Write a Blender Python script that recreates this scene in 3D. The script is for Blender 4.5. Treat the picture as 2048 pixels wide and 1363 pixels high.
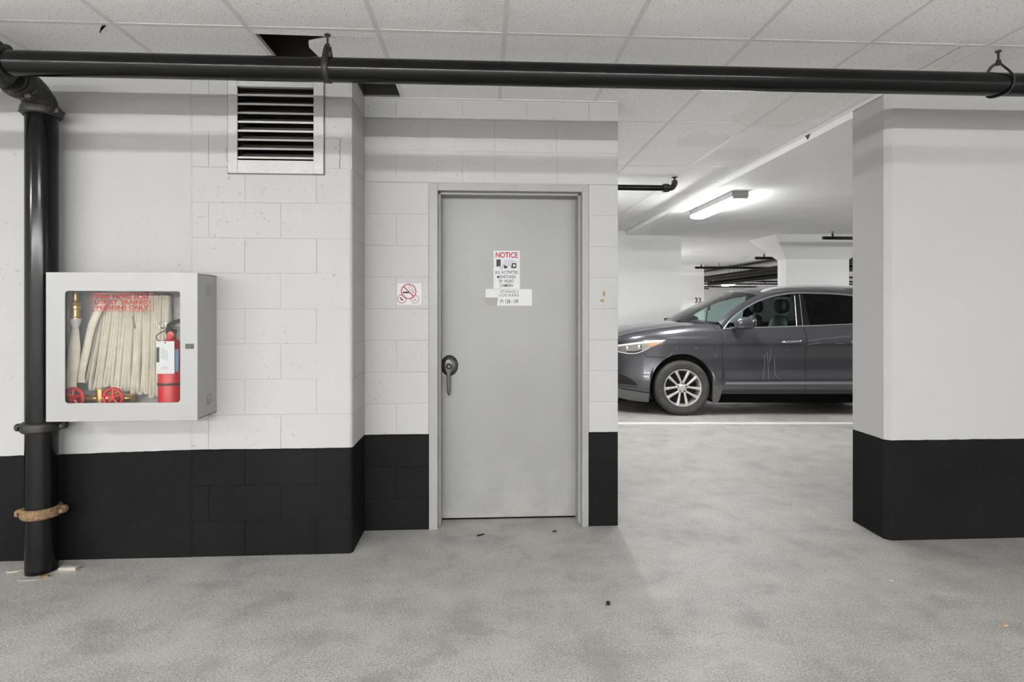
import bpy, bmesh, math, random
import numpy as np
from mathutils import Vector, Matrix

random.seed(7)
R = math.radians
for o in list(bpy.data.objects):
    bpy.data.objects.remove(o, do_unlink=True)
SC = bpy.context.scene
COL = SC.collection

# ------------------------------------------------------------------ camera
THETA = math.atan(58 / 1120)
cam_d = bpy.data.cameras.new('camera')
cam_d.sensor_width = 36
cam_d.lens = 36 * 1120 / 2048
cam_d.shift_y = (617 - 681.5) / 2048
cam_d.clip_start = 0.02
cam = bpy.data.objects.new('camera', cam_d)
COL.objects.link(cam)
cam.location = (0, 0, 1.4)
cam.rotation_euler = (R(90), 0, -THETA)
SC.camera = cam

# ------------------------------------------------------------------ world, exposure
W = bpy.data.worlds.new('world')
SC.world = W
W.use_nodes = True
W.node_tree.nodes['Background'].inputs[0].default_value = (0.9, 0.95, 1, 1)
W.node_tree.nodes['Background'].inputs[1].default_value = 0.3
SC.view_settings.view_transform = 'Standard'
SC.view_settings.look = 'None'
SC.view_settings.gamma = 1
SC.view_settings.use_curve_mapping = False
SC.view_settings.exposure = -0.27
NEAR_LAMP = 125.0      # lamp over the aisle, and the ones added to its row
ROW_LAMP = 560.0       # lamp row further back in the aisle
BAY_LAMP = 118.0       # lamps in the parking bay beyond the opening, seen and added

# ------------------------------------------------------------------ materials
def newmat(name):
    m = bpy.data.materials.new(name)
    m.use_nodes = True
    nt = m.node_tree
    return m, nt, nt.nodes['Principled BSDF']

def node(nt, t, **kw):
    n = nt.nodes.new(t)
    for k, v in kw.items():
        if k in n.inputs.keys():
            n.inputs[k].default_value = v
        else:
            setattr(n, k, v)
    return n

def math_(nt, op, a, b=None, clamp=False):
    n = nt.nodes.new('ShaderNodeMath'); n.operation = op; n.use_clamp = clamp
    for i, x in enumerate((a, b)):
        if x is None: continue
        if isinstance(x, (int, float)): n.inputs[i].default_value = x
        else: nt.links.new(x, n.inputs[i])
    return n.outputs[0]

def mixc(nt, fac, a, b):
    n = nt.nodes.new('ShaderNodeMix'); n.data_type = 'RGBA'
    for i, x in ((0, fac), (6, a), (7, b)):
        if isinstance(x, (int, float)): n.inputs[i].default_value = x
        elif isinstance(x, tuple): n.inputs[i].default_value = x if len(x) == 4 else (*x, 1)
        else: nt.links.new(x, n.inputs[i])
    return n.outputs[2]

def noise(nt, vec, scale, detail=3, rough=0.55):
    n = nt.nodes.new('ShaderNodeTexNoise')
    n.inputs['Scale'].default_value = scale
    n.inputs['Detail'].default_value = detail
    n.inputs['Roughness'].default_value = rough
    if vec is not None: nt.links.new(vec, n.inputs['Vector'])
    return n.outputs[0]

def ramp(nt, fac, p0, p1, c0=0.0, c1=1.0):
    n = nt.nodes.new('ShaderNodeMapRange')
    n.inputs[1].default_value = p0; n.inputs[2].default_value = p1
    n.inputs[3].default_value = c0; n.inputs[4].default_value = c1
    nt.links.new(fac, n.inputs[0])
    return n.outputs[0]

def bump(nt, h, strength, dist, bsdf):
    n = nt.nodes.new('ShaderNodeBump')
    n.inputs['Strength'].default_value = strength
    n.inputs['Distance'].default_value = dist
    nt.links.new(h, n.inputs['Height'])
    nt.links.new(n.outputs[0], bsdf.inputs['Normal'])

def pos(nt):
    return nt.nodes.new('ShaderNodeNewGeometry').outputs['Position']

def scaled(nt, v, s):
    n = nt.nodes.new('ShaderNodeMapping')
    n.inputs['Scale'].default_value = s
    nt.links.new(v, n.inputs[0])
    return n.outputs[0]

def simple(name, col, rough=0.5, metal=0.0, coat=0.0, vary=0.0, scale=30, spec=0.5, bumps=0.0):
    m, nt, b = newmat(name)
    b.inputs['Base Color'].default_value = (*col, 1)
    b.inputs['Roughness'].default_value = rough
    b.inputs['Metallic'].default_value = metal
    b.inputs['Coat Weight'].default_value = coat
    b.inputs['Coat Roughness'].default_value = 0.06
    b.inputs['Specular IOR Level'].default_value = spec
    tc = nt.nodes.new('ShaderNodeTexCoord').outputs['Object']
    n = noise(nt, tc, scale, 4)
    v = vary if vary else 0.04
    lo = tuple(c * (1 - v) for c in col); hi = tuple(min(1, c * (1 + v)) for c in col)
    nt.links.new(mixc(nt, ramp(nt, n, 0.3, 0.7), lo, hi), b.inputs['Base Color'])
    if bumps: bump(nt, n, bumps, 0.002, b)
    return m

def emit(name, col, strength):
    m = bpy.data.materials.new(name); m.use_nodes = True
    nt = m.node_tree; nt.nodes.clear()
    e = nt.nodes.new('ShaderNodeEmission'); o = nt.nodes.new('ShaderNodeOutputMaterial')
    e.inputs[0].default_value = (*col, 1); e.inputs[1].default_value = strength
    nt.links.new(e.outputs[0], o.inputs[0])
    return m

def glass(name, tint, refl=1.0, rough=0.0):
    m = bpy.data.materials.new(name); m.use_nodes = True
    nt = m.node_tree; nt.nodes.clear()
    t = nt.nodes.new('ShaderNodeBsdfTransparent'); t.inputs[0].default_value = (*tint, 1)
    g = nt.nodes.new('ShaderNodeBsdfGlossy'); g.inputs['Roughness'].default_value = rough
    f = nt.nodes.new('ShaderNodeFresnel'); f.inputs[0].default_value = 1.5
    mx = nt.nodes.new('ShaderNodeMixShader'); o = nt.nodes.new('ShaderNodeOutputMaterial')
    fac = math_(nt, 'MULTIPLY', f.outputs[0], refl, True)
    nt.links.new(fac, mx.inputs[0]); nt.links.new(t.outputs[0], mx.inputs[1])
    nt.links.new(g.outputs[0], mx.inputs[2]); nt.links.new(mx.outputs[0], o.inputs[0])
    return m

def wall_paint(name, pits=0.5, white=0.40, dado=True):
    m, nt, b = newmat(name)
    p = pos(nt)
    sep = nt.nodes.new('ShaderNodeSeparateXYZ'); nt.links.new(p, sep.inputs[0])
    big = noise(nt, p, 1.7, 4)
    mid = noise(nt, p, 14, 5)
    fine = noise(nt, p, 190, 2)
    med = noise(nt, p, 55, 3, 0.6)
    w = mixc(nt, ramp(nt, big, 0.3, 0.7), (white * .965, white * .965, white * .96), (white, white, white))
    # open block pores and knocks showing through the paint
    mask = ramp(nt, noise(nt, p, 2.6, 2), 0.40, 0.62)
    pit = math_(nt, 'MULTIPLY', ramp(nt, med, 0.645, 0.71), math_(nt, 'MULTIPLY', mask, pits), True)
    w = mixc(nt, pit, w, (0.16, 0.155, 0.15))
    knock = math_(nt, 'MULTIPLY', ramp(nt, noise(nt, p, 36, 6, 0.75), 0.705, 0.735), 0.75 * min(1, pits * 1.6), True)
    w = mixc(nt, knock, w, (0.10, 0.10, 0.095))
    if dado:
        # black painted dado up to the third course, a hair lower on the poured wall
        lx = math_(nt, 'MULTIPLY', math_(nt, 'MINIMUM', math_(nt, 'ADD', sep.outputs[0], 1.64), 0.0), 0.0225)
        wob = math_(nt, 'MULTIPLY', math_(nt, 'SUBTRACT', mid, 0.5), 0.008)
        line = math_(nt, 'ADD', math_(nt, 'ADD', lx, 0.606), wob)
        isb = math_(nt, 'LESS_THAN', sep.outputs[2], line)
        scuff = math_(nt, 'MULTIPLY', ramp(nt, noise(nt, p, 28, 7, 0.8), 0.58, 0.80), 0.34)
        dust = math_(nt, 'MULTIPLY', ramp(nt, noise(nt, p, 95, 3, 0.7), 0.70, 0.78), 0.35)
        k = mixc(nt, ramp(nt, big, 0.3, 0.7), (0.0055, 0.0055, 0.006), (0.009, 0.009, 0.0095))
        k = mixc(nt, scuff, k, (0.075, 0.075, 0.075))
        k = mixc(nt, dust, k, (0.16, 0.155, 0.15))
        c = mixc(nt, isb, w, k)
    else:
        c = w
    nt.links.new(c, b.inputs['Base Color'])
    b.inputs['Roughness'].default_value = 0.6
    b.inputs['Specular IOR Level'].default_value = 0.08
    h = math_(nt, 'ADD', math_(nt, 'MULTIPLY', mid, 0.8), math_(nt, 'MULTIPLY', fine, 0.35))
    h = math_(nt, 'SUBTRACT', h, math_(nt, 'MULTIPLY', pit, 0.7))
    bump(nt, h, 0.35, 0.003, b)
    return m

def tile_mat():
    m, nt, b = newmat('acoustic_tile')
    p = pos(nt)
    big = noise(nt, p, 1.1, 3)
    c = mixc(nt, ramp(nt, big, 0.3, 0.7), (0.86, 0.86, 0.855), (0.92, 0.92, 0.915))
    pitn = noise(nt, p, 115, 2, 0.5)
    pit = ramp(nt, pitn, 0.60, 0.68)
    c = mixc(nt, math_(nt, 'MULTIPLY', pit, 0.65), c, (0.25, 0.24, 0.22))
    for (sx, sy, r, ex) in ((1.72, 4.35, 0.20, 1.0), (2.17, 4.72, 0.22, 1.0), (2.05, 3.55, 0.33, 0.6), (2.55, 2.95, 0.33, 1.0), (0.0, 2.45, 0.10, 0.5)):
        d = nt.nodes.new('ShaderNodeVectorMath'); d.operation = 'DISTANCE'
        nt.links.new(scaled(nt, p, (1, ex, 0)), d.inputs[0]); d.inputs[1].default_value = (sx, sy * ex, 0)
        dist = math_(nt, 'ADD', d.outputs['Value'], math_(nt, 'MULTIPLY', math_(nt, 'SUBTRACT', noise(nt, p, 7, 3), 0.5), 0.28))
        s = math_(nt, 'MULTIPLY', ramp(nt, dist, r, r * 0.60), 0.13, True)
        ring = math_(nt, 'MULTIPLY', ramp(nt, math_(nt, 'ABSOLUTE', math_(nt, 'SUBTRACT', dist, r * .88)), 0.03, 0.0), 0.10, True)
        c = mixc(nt, math_(nt, 'ADD', s, ring), c, (0.47, 0.42, 0.33))
    nt.links.new(c, b.inputs['Base Color'])
    b.inputs['Roughness'].default_value = 0.9
    b.inputs['Specular IOR Level'].default_value = 0.2
    bump(nt, math_(nt, 'SUBTRACT', noise(nt, p, 60, 3), pit), 0.35, 0.002, b)
    return m

def floor_mat():
    m, nt, b = newmat('worn_concrete_floor')
    p = pos(nt)
    big = noise(nt, p, 0.8, 5, 0.6)
    sw = noise(nt, scaled(nt, p, (1.0, 2.2, 1)), 2.2, 6, 0.65)
    mid = noise(nt, p, 9, 5, 0.65)
    grit = noise(nt, p, 130, 3, 0.7)
    gr2 = noise(nt, p, 48, 4, 0.65)
    c = mixc(nt, ramp(nt, big, 0.32, 0.68), (0.345, 0.334, 0.313), (0.44, 0.428, 0.405))
    c = mixc(nt, math_(nt, 'MULTIPLY', ramp(nt, sw, 0.50, 0.68), 0.55), c, (0.47, 0.46, 0.44))
    c = mixc(nt, math_(nt, 'MULTIPLY', ramp(nt, sw, 0.48, 0.30), 0.5), c, (0.24, 0.235, 0.225))
    c = mixc(nt, math_(nt, 'MULTIPLY', ramp(nt, mid, 0.45, 0.75), 0.16), c, (0.50, 0.49, 0.47))
    c = mixc(nt, math_(nt, 'MULTIPLY', ramp(nt, gr2, 0.50, 0.72), 0.34), c, (0.20, 0.195, 0.19))
    c = mixc(nt, math_(nt, 'MULTIPLY', ramp(nt, grit, 0.51, 0.61), 0.72), c, (0.18, 0.175, 0.17))
    c = mixc(nt, math_(nt, 'MULTIPLY', ramp(nt, grit, 0.47, 0.37), 0.60), c, (0.60, 0.585, 0.56))
    cl_ = noise(nt, p, 3.4, 5, 0.58)
    c = mixc(nt, math_(nt, 'MULTIPLY', ramp(nt, cl_, 0.52, 0.66), 0.45), c, (0.48, 0.466, 0.44))
    c = mixc(nt, math_(nt, 'MULTIPLY', ramp(nt, cl_, 0.47, 0.34), 0.45), c, (0.21, 0.205, 0.195))
    # wandering scuffs and a few dark drips
    scf = noise(nt, scaled(nt, p, (1, 3.5, 1)), 6.5, 7, 0.75)
    c = mixc(nt, math_(nt, 'MULTIPLY', ramp(nt, scf, 0.66, 0.90), 0.0), c, (0.20, 0.195, 0.19))
    drip = noise(nt, p, 17, 3, 0.6)
    c = mixc(nt, math_(nt, 'MULTIPLY', ramp(nt, drip, 0.80, 0.84), 0.35), c, (0.09, 0.088, 0.085))
    nt.links.new(c, b.inputs['Base Color'])
    nt.links.new(ramp(nt, cl_, 0.38, 0.64, 0.48, 0.32), b.inputs['Roughness'])
    b.inputs['Specular IOR Level'].default_value = 0.45
    h = math_(nt, 'ADD', math_(nt, 'MULTIPLY', gr2, 0.5), math_(nt, 'MULTIPLY', grit, 0.35))
    h = math_(nt, 'ADD', h, math_(nt, 'MULTIPLY', mid, 0.8))
    bump(nt, h, 0.8, 0.006, b)
    return m

M_BLOCK = wall_paint('painted_block', 0.55)
M_POUR = wall_paint('painted_poured_concrete', 0.42)
M_RIGHT = wall_paint('painted_smooth_concrete', 0.16, 0.43)
M_PLAIN = wall_paint('painted_far_concrete', 0.03, 0.87, dado=False)
M_TILE = tile_mat()
M_BAR = simple('ceiling_grid_enamel', (0.70, 0.70, 0.695), 0.45)
M_FLOOR = floor_mat()
M_SLAB = simple('painted_slab', (0.92, 0.92, 0.92), 0.7, vary=0.03, scale=2)
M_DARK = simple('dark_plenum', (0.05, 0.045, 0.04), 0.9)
M_DUCT = simple('galvanised_duct', (0.30, 0.30, 0.30), 0.5, 0.4)
M_PIPE = simple('black_gloss_pipe_paint', (0.004, 0.004, 0.0042), 0.14, coat=0.0, vary=0.15, scale=12, spec=0.24)
M_CPL = simple('dusty_black_casting', (0.011, 0.0105, 0.010), 0.5, vary=0.4, scale=60, bumps=0.4)
M_RUST = simple('rusty_casting', (0.17, 0.105, 0.05), 0.8, vary=0.55, scale=70, bumps=0.6)
M_FRAME = simple('grey_door_frame_enamel', (0.25, 0.2475, 0.24), 0.42, vary=0.05, scale=8)
M_STEEL = simple('brushed_dark_steel', (0.075, 0.072, 0.066), 0.34, 0.7)
M_STEEL_L = simple('bright_steel', (0.5, 0.5, 0.48), 0.28, 0.9)
M_CHROME = simple('chrome', (0.75, 0.75, 0.76), 0.14, 1.0)
M_SATIN = simple('satin_trim', (0.58, 0.58, 0.58), 0.3, 0.85)
M_RAIL = simple('silver_roof_rail', (0.48, 0.48, 0.48), 0.4, 0.25)
M_VENT = simple('painted_louver_frame', (0.42, 0.42, 0.42), 0.45, vary=0.08, scale=14)
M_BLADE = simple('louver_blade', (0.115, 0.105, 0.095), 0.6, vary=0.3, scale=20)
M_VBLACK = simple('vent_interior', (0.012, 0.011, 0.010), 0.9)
M_CAB = simple('white_enamel_cabinet', (0.30, 0.30, 0.297), 0.35, coat=0.1, vary=0.01)
M_CABIN = simple('cabinet_interior_enamel', (0.36, 0.36, 0.345), 0.5)
M_HOSE = simple('woven_hose_canvas', (0.60, 0.56, 0.475), 0.85, vary=0.10, scale=25, bumps=0.3)
M_BRASS = simple('brass', (0.55, 0.38, 0.16), 0.3, 0.9)
M_RED = simple('red_enamel', (0.42, 0.004, 0.008), 0.35, coat=0.2)
M_REDINK = simple('red_ink', (0.40, 0.012, 0.014), 0.6)
M_DKRED = simple('dark_red_ink', (0.32, 0.03, 0.045), 0.6)
M_INK = simple('black_ink', (0.015, 0.016, 0.02), 0.6)
M_GREYINK = simple('grey_ink', (0.10, 0.10, 0.105), 0.6)
M_LILAC = simple('pale_grey_ink', (0.40, 0.40, 0.45), 0.6)
M_PAPER = simple('white_paper', (0.50, 0.505, 0.515), 0.55, vary=0.02)
M_PAPER2 = simple('cream_tape', (0.45, 0.455, 0.45), 0.4, vary=0.02)
M_TAPEDIRT = simple('peeled_tape_patch', (0.24, 0.22, 0.205), 0.6, vary=0.06)
M_STICK = simple('clear_decal_film', (0.435, 0.435, 0.432), 0.4, vary=0.01)
M_PALE = simple('pale_dusty_scrap', (0.33, 0.31, 0.27), 0.8, vary=0.15)
M_RUBBER = simple('black_rubber', (0.018, 0.018, 0.018), 0.7, vary=0.2)
M_LINE = simple('white_line_paint', (0.60, 0.595, 0.58), 0.6, vary=0.06, scale=15)
M_STAIN = simple('ochre_stain', (0.26, 0.18, 0.07), 0.7, vary=0.25, scale=90)
M_CARPAINT = simple('graphite_metallic_paint', (0.086, 0.086, 0.098), 0.30, 0.6, coat=1.0, vary=0.05, scale=900)
M_PLASTIC = simple('grey_black_plastic', (0.035, 0.035, 0.036), 0.5)
M_LIP = simple('grey_plastic_lip', (0.12, 0.12, 0.122), 0.5)
M_FLAP = simple('dusty_grey_flap', (0.085, 0.082, 0.08), 0.7, vary=0.2)
M_PILLAR = simple('gloss_black_pillar', (0.008, 0.008, 0.0085), 0.3, spec=0.2)
M_MOULD = simple('silver_sill_moulding', (0.26, 0.26, 0.265), 0.4, 0.2)
M_UNDER = simple('shade_black_underbody', (0.006, 0.006, 0.006), 0.9, spec=0.05)  # black chosen to carry the deep shade under the car
M_TYRE = simple('tyre_rubber', (0.05, 0.047, 0.043), 0.8, vary=0.25, scale=14, bumps=0.3)
M_RIM = simple('alloy_rim', (0.62, 0.60, 0.56), 0.35, 0.55, vary=0.08)
M_SEAT = simple('dark_seat_leather', (0.02, 0.019, 0.018), 0.55)
M_HL = simple('headlight_reflector', (0.40, 0.40, 0.37), 0.25, 0.6)
M_HLRIM = simple('headlight_light_pipe', (0.85, 0.85, 0.80), 0.25)
M_AMBER = simple('amber_lens', (0.62, 0.33, 0.17), 0.3, coat=0.4)
M_SCRATCH = simple('bare_scratch', (0.34, 0.34, 0.35), 0.5)
M_BLUEREFL = simple('blue_reflection', (0.08, 0.11, 0.17), 0.5)
M_BLUELAB = simple('blue_label', (0.25, 0.42, 0.62), 0.5, vary=0.3, scale=160)
M_REDMARK = simple('red_survey_paint', (0.75, 0.30, 0.30), 0.7)
G_CLEAR = glass('cabinet_glass', (0.975, 0.98, 0.975), 0.35)
G_WIND = glass('windshield_glass', (0.78, 0.87, 0.85), 1.3)
G_SIDE = glass('side_glass', (0.66, 0.82, 0.80), 0.5)
G_REAR = glass('privacy_glass', (0.07, 0.08, 0.077), 0.6)
G_HL = glass('headlight_lens', (0.93, 0.93, 0.90), 1.0)

def door_mat():
    m, nt, b = newmat('grey_door_enamel')
    p = pos(nt)
    sep = nt.nodes.new('ShaderNodeSeparateXYZ'); nt.links.new(p, sep.inputs[0])
    c = mixc(nt, ramp(nt, noise(nt, p, 2.2, 3), 0.3, 0.7), (0.222, 0.2205, 0.215), (0.24, 0.2385, 0.232))
    # kick scuffs low on the door, and a paler tone towards the bottom
    low = ramp(nt, sep.outputs[2], 0.62, 0.20)
    sc = noise(nt, scaled(nt, p, (1, 1, 4.5)), 7, 6, 0.7)
    c = mixc(nt, math_(nt, 'MULTIPLY', ramp(nt, sc, 0.60, 0.66), math_(nt, 'MULTIPLY', low, 0.55), True), c, (0.20, 0.195, 0.19))
    c = mixc(nt, math_(nt, 'MULTIPLY', ramp(nt, noise(nt, p, 5, 5, .65), 0.40, 0.6), math_(nt, 'MULTIPLY', ramp(nt, sep.outputs[2], .45, .05), 0.28), True), c, (0.40, 0.395, 0.38))
    dot = noise(nt, p, 26, 2)
    c = mixc(nt, math_(nt, 'MULTIPLY', ramp(nt, dot, 0.775, 0.79), 0.5), c, (0.2, 0.19, 0.18))
    nt.links.new(c, b.inputs['Base Color'])
    b.inputs['Roughness'].default_value = 0.42
    bump(nt, noise(nt, p, 160, 2), 0.08, 0.001, b)
    return m
M_DOOR = door_mat()

# ------------------------------------------------------------------ mesh helpers
ORG = {}

class MB:
    def __init__(s): s.v = []; s.f = []
    def add(s, vs, fs):
        b = len(s.v); s.v += [tuple(p) for p in vs]; s.f += [tuple(i + b for i in f) for f in fs]; return s
    def box(s, x0, x1, y0, y1, z0, z1):
        x0, x1 = min(x0, x1), max(x0, x1); y0, y1 = min(y0, y1), max(y0, y1); z0, z1 = min(z0, z1), max(z0, z1)
        return s.add([(x0,y0,z0),(x1,y0,z0),(x1,y1,z0),(x0,y1,z0),(x0,y0,z1),(x1,y0,z1),(x1,y1,z1),(x0,y1,z1)],
                     [(0,3,2,1),(4,5,6,7),(0,1,5,4),(1,2,6,5),(2,3,7,6),(3,0,4,7)])
    def grid(s, rows, close_u=False, close_v=False):
        n, k = len(rows), len(rows[0])
        vs = [p for r in rows for p in r]; fs = []
        for i in range(n - (0 if close_u else 1)):
            for j in range(k - (0 if close_v else 1)):
                a, b = i, (i + 1) % n; c, d = j, (j + 1) % k
                fs.append((a*k+c, a*k+d, b*k+d, b*k+c))
        return s.add(vs, fs)
    def prism(s, poly, axis, a0, a1):
        def P(p, a):
            if axis == 'y': return (p[0], a, p[1])
            if axis == 'x': return (a, p[0], p[1])
            return (p[0], p[1], a)
        n = len(poly)
        vs = [P(p, a0) for p in poly] + [P(p, a1) for p in poly]
        fs = [tuple(range(n))[::-1], tuple(range(n, 2*n))] + [(i, (i+1) % n, n+(i+1) % n, n+i) for i in range(n)]
        return s.add(vs, fs)
    def tube(s, pts, r, n=12, closed=False, caps=True, flat=None, up=None):
        pts = [Vector(p) for p in pts]; m = len(pts)
        rr = r if isinstance(r, (list, tuple)) else [r] * m
        rows = []; ref = None
        for i, p in enumerate(pts):
            if closed: t = pts[(i+1) % m] - pts[i-1]
            else: t = pts[min(i+1, m-1)] - pts[max(i-1, 0)]
            t.normalize()
            if up is not None:
                bn = Vector(up); nn = bn.cross(t).normalized()
            else:
                if ref is None:
                    ref = Vector((0,0,1)) if abs(t.z) < .9 else Vector((1,0,0))
                nn = (ref - t * ref.dot(t)).normalized(); bn = t.cross(nn); ref = nn
            fl = flat if flat else (1, 1)
            rows.append([tuple(p + nn*math.cos(2*math.pi*k/n)*rr[i]*fl[0] + bn*math.sin(2*math.pi*k/n)*rr[i]*fl[1]) for k in range(n)])
        b = len(s.v); s.grid(rows, close_u=closed, close_v=True)
        if caps and not closed:
            s.f.append(tuple(b + k for k in range(n))[::-1]); s.f.append(tuple(b + (m-1)*n + k for k in range(n)))
        return s
    def lathe(s, prof, c, axis='z', n=24, close=False):
        c = Vector(c)
        ax = {'x': (Vector((1,0,0)), Vector((0,1,0)), Vector((0,0,1))), 'y': (Vector((0,1,0)), Vector((1,0,0)), Vector((0,0,1))), 'z': (Vector((0,0,1)), Vector((1,0,0)), Vector((0,1,0)))}[axis]
        rows = [[tuple(c + ax[0]*h + ax[1]*r*math.cos(2*math.pi*k/n) + ax[2]*r*math.sin(2*math.pi*k/n)) for k in range(n)] for r, h in prof]
        return s.grid(rows, close_u=close, close_v=True)
    def ellipsoid(s, c, r, n=16, m=10, p=1.0):
        rows = []
        for i in range(m + 1):
            a = -math.pi/2 + math.pi*i/m
            ca = max(1e-4, math.cos(a)) ** p
            rows.append([(c[0]+r[0]*ca*math.copysign(abs(math.cos(2*math.pi*k/n))**p, math.cos(2*math.pi*k/n)), c[1]+r[1]*ca*math.copysign(abs(math.sin(2*math.pi*k/n))**p, math.sin(2*math.pi*k/n)), c[2]+r[2]*math.copysign(abs(math.sin(a))**p, math.sin(a))) for k in range(n)])
        return s.grid(rows, close_v=True)
    def annulus(s, cx, cz, r0, r1, y, n=40, a0=0.0, a1=2*math.pi, th=0.0006):
        full = abs(a1 - a0 - 2*math.pi) < 1e-6
        k = n if full else n + 1
        rows = []
        for rr, yy in ((r0, y), (r1, y), (r1, y - th), (r0, y - th)):
            rows.append([(cx+rr*math.cos(a0+(a1-a0)*i/n), yy, cz+rr*math.sin(a0+(a1-a0)*i/n)) for i in range(k)])
        return s.grid(rows, close_u=True, close_v=full)
    def mesh(s, name, mat, origin=(0,0,0), bevel=0, seg=1, angle=35, smooth=True):
        me = bpy.data.meshes.new(name)
        ox, oy, oz = origin
        me.from_pydata([(x-ox, y-oy, z-oz) for x, y, z in s.v], [], s.f)
        bm = bmesh.new(); bm.from_mesh(me)
        bmesh.ops.remove_doubles(bm, verts=bm.verts, dist=1e-6)
        bmesh.ops.recalc_face_normals(bm, faces=bm.faces)
        if bevel:
            es = [e for e in bm.edges if len(e.link_faces) == 2 and e.calc_face_angle(0) > R(40)]
            bmesh.ops.bevel(bm, geom=es, offset=bevel, segments=seg, affect='EDGES', profile=0.5, clamp_overlap=True)
        bm.to_mesh(me); bm.free()
        me.materials.append(mat)
        if smooth:
            me.shade_smooth()
            me.set_sharp_from_angle(angle=R(angle))
        return me
    def build(s, name, mat, parent=None, origin=None, **kw):
        if parent is not None: o_ = ORG[parent.name]
        elif origin is not None: o_ = origin
        else:
            a = np.array(s.v); lo, hi = a.min(0), a.max(0)
            o_ = ((lo[0]+hi[0])/2, (lo[1]+hi[1])/2, lo[2])
        me = s.mesh(name, mat, o_, **kw)
        ob = bpy.data.objects.new(name, me); COL.objects.link(ob)
        if parent is not None: ob.parent = parent
        else: ob.location = o_
        ORG[ob.name] = o_
        return ob

def thing(name, loc, label=None, cat=None, group=None, kind=None):
    o = bpy.data.objects.new(name, None); COL.objects.link(o)
    o.empty_display_size = 0.1
    o.location = loc; ORG[o.name] = tuple(loc)
    return tag(o, label, cat, group, kind)

def tag(o, label=None, cat=None, group=None, kind=None):
    if label: o['label'] = label
    if cat: o['category'] = cat
    if group: o['group'] = group
    if kind: o['kind'] = kind
    return o

def text(name, body, cx, cz, w, h, y, mat, parent, bold=0.0, th=0.0006, shear=0.0):
    cu = bpy.data.curves.new(name, 'FONT'); cu.body = body; cu.align_x = 'CENTER'; cu.align_y = 'CENTER'
    cu.offset = bold; cu.shear = shear; cu.resolution_u = 3
    ob = bpy.data.objects.new(name + '_curve', cu); COL.objects.link(ob)
    dg = bpy.context.evaluated_depsgraph_get()
    me = bpy.data.meshes.new_from_object(ob.evaluated_get(dg))
    bpy.data.objects.remove(ob, do_unlink=True); bpy.data.curves.remove(cu)
    xs = [v.co.x for v in me.vertices]; ys = [v.co.y for v in me.vertices]
    x0, x1, y0, y1 = min(xs), max(xs), min(ys), max(ys)
    ox, oy, oz = ORG[parent.name]
    bm = bmesh.new(); bm.from_mesh(me)
    for v in bm.verts:
        a = (v.co.x - (x0+x1)/2) / (x1-x0) * w; b = (v.co.y - (y0+y1)/2) / (y1-y0) * h
        v.co = (cx + a - ox, y - oy, cz + b - oz)
    r = bmesh.ops.extrude_face_region(bm, geom=bm.faces[:])
    for v in [g for g in r['geom'] if isinstance(g, bmesh.types.BMVert)]: v.co.y -= th
    bmesh.ops.recalc_face_normals(bm, faces=bm.faces)
    bm.to_mesh(me); bm.free()
    me.materials.clear(); me.materials.append(mat); me.name = name
    o = bpy.data.objects.new(name, me); COL.objects.link(o); o.parent = parent; ORG[o.name] = ORG[parent.name]
    return o

def spline(pts, x):
    xs = [p[0] for p in pts]
    if x <= xs[0]: return pts[0][1]
    if x >= xs[-1]: return pts[-1][1]
    i = max(k for k in range(len(xs)) if xs[k] <= x); i = min(i, len(xs) - 2)
    def sl(a, b): return (pts[b][1] - pts[a][1]) / (pts[b][0] - pts[a][0])
    def tang(k):
        if k == 0: return sl(0, 1)
        if k == len(xs) - 1: return sl(k-1, k)
        a, b = sl(k-1, k), sl(k, k+1)
        return 0 if a*b <= 0 else 2*a*b/(a+b)
    h = xs[i+1] - xs[i]; t = (x - xs[i]) / h
    m0, m1 = tang(i) * h, tang(i+1) * h
    return (2*t**3-3*t*t+1)*pts[i][1] + (t**3-2*t*t+t)*m0 + (-2*t**3+3*t*t)*pts[i+1][1] + (t**3-t*t)*m1

def catmull(pts, n=8, closed=False):
    P = [Vector(p) for p in pts]; out = []; m = len(P)
    for i in range(m if closed else m - 1):
        p0 = P[i-1] if (closed or i > 0) else P[i]; p1 = P[i]; p2 = P[(i+1) % m]; p3 = P[(i+2) % m] if (closed or i+2 < m) else P[min(i+1, m-1)]
        for k in range(n):
            t = k / n
            out.append(0.5*((2*p1)+(-p0+p2)*t+(2*p0-5*p1+4*p2-p3)*t*t+(-p0+3*p1-3*p2+p3)*t**3))
    if not closed: out.append(P[-1])
    return [tuple(p) for p in out]

# ------------------------------------------------------------------ structure
CEIL, SLAB = 2.73, 2.655
YL, YD, YR = 3.247, 3.575, 3.26
XC, XE, XR = -0.747, 0.871, 2.437      # recess corner, door wall end, right wall end

fl = MB()
fl.add([(-9,-9,0),(17,-9,0),(17,37,0),(-9,37,0)], [(0,1,2,3)])
floor = fl.build('floor', M_FLOOR, origin=(0,0,0)); tag(floor, 'grey worn concrete garage floor', None, None, 'structure')

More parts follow.
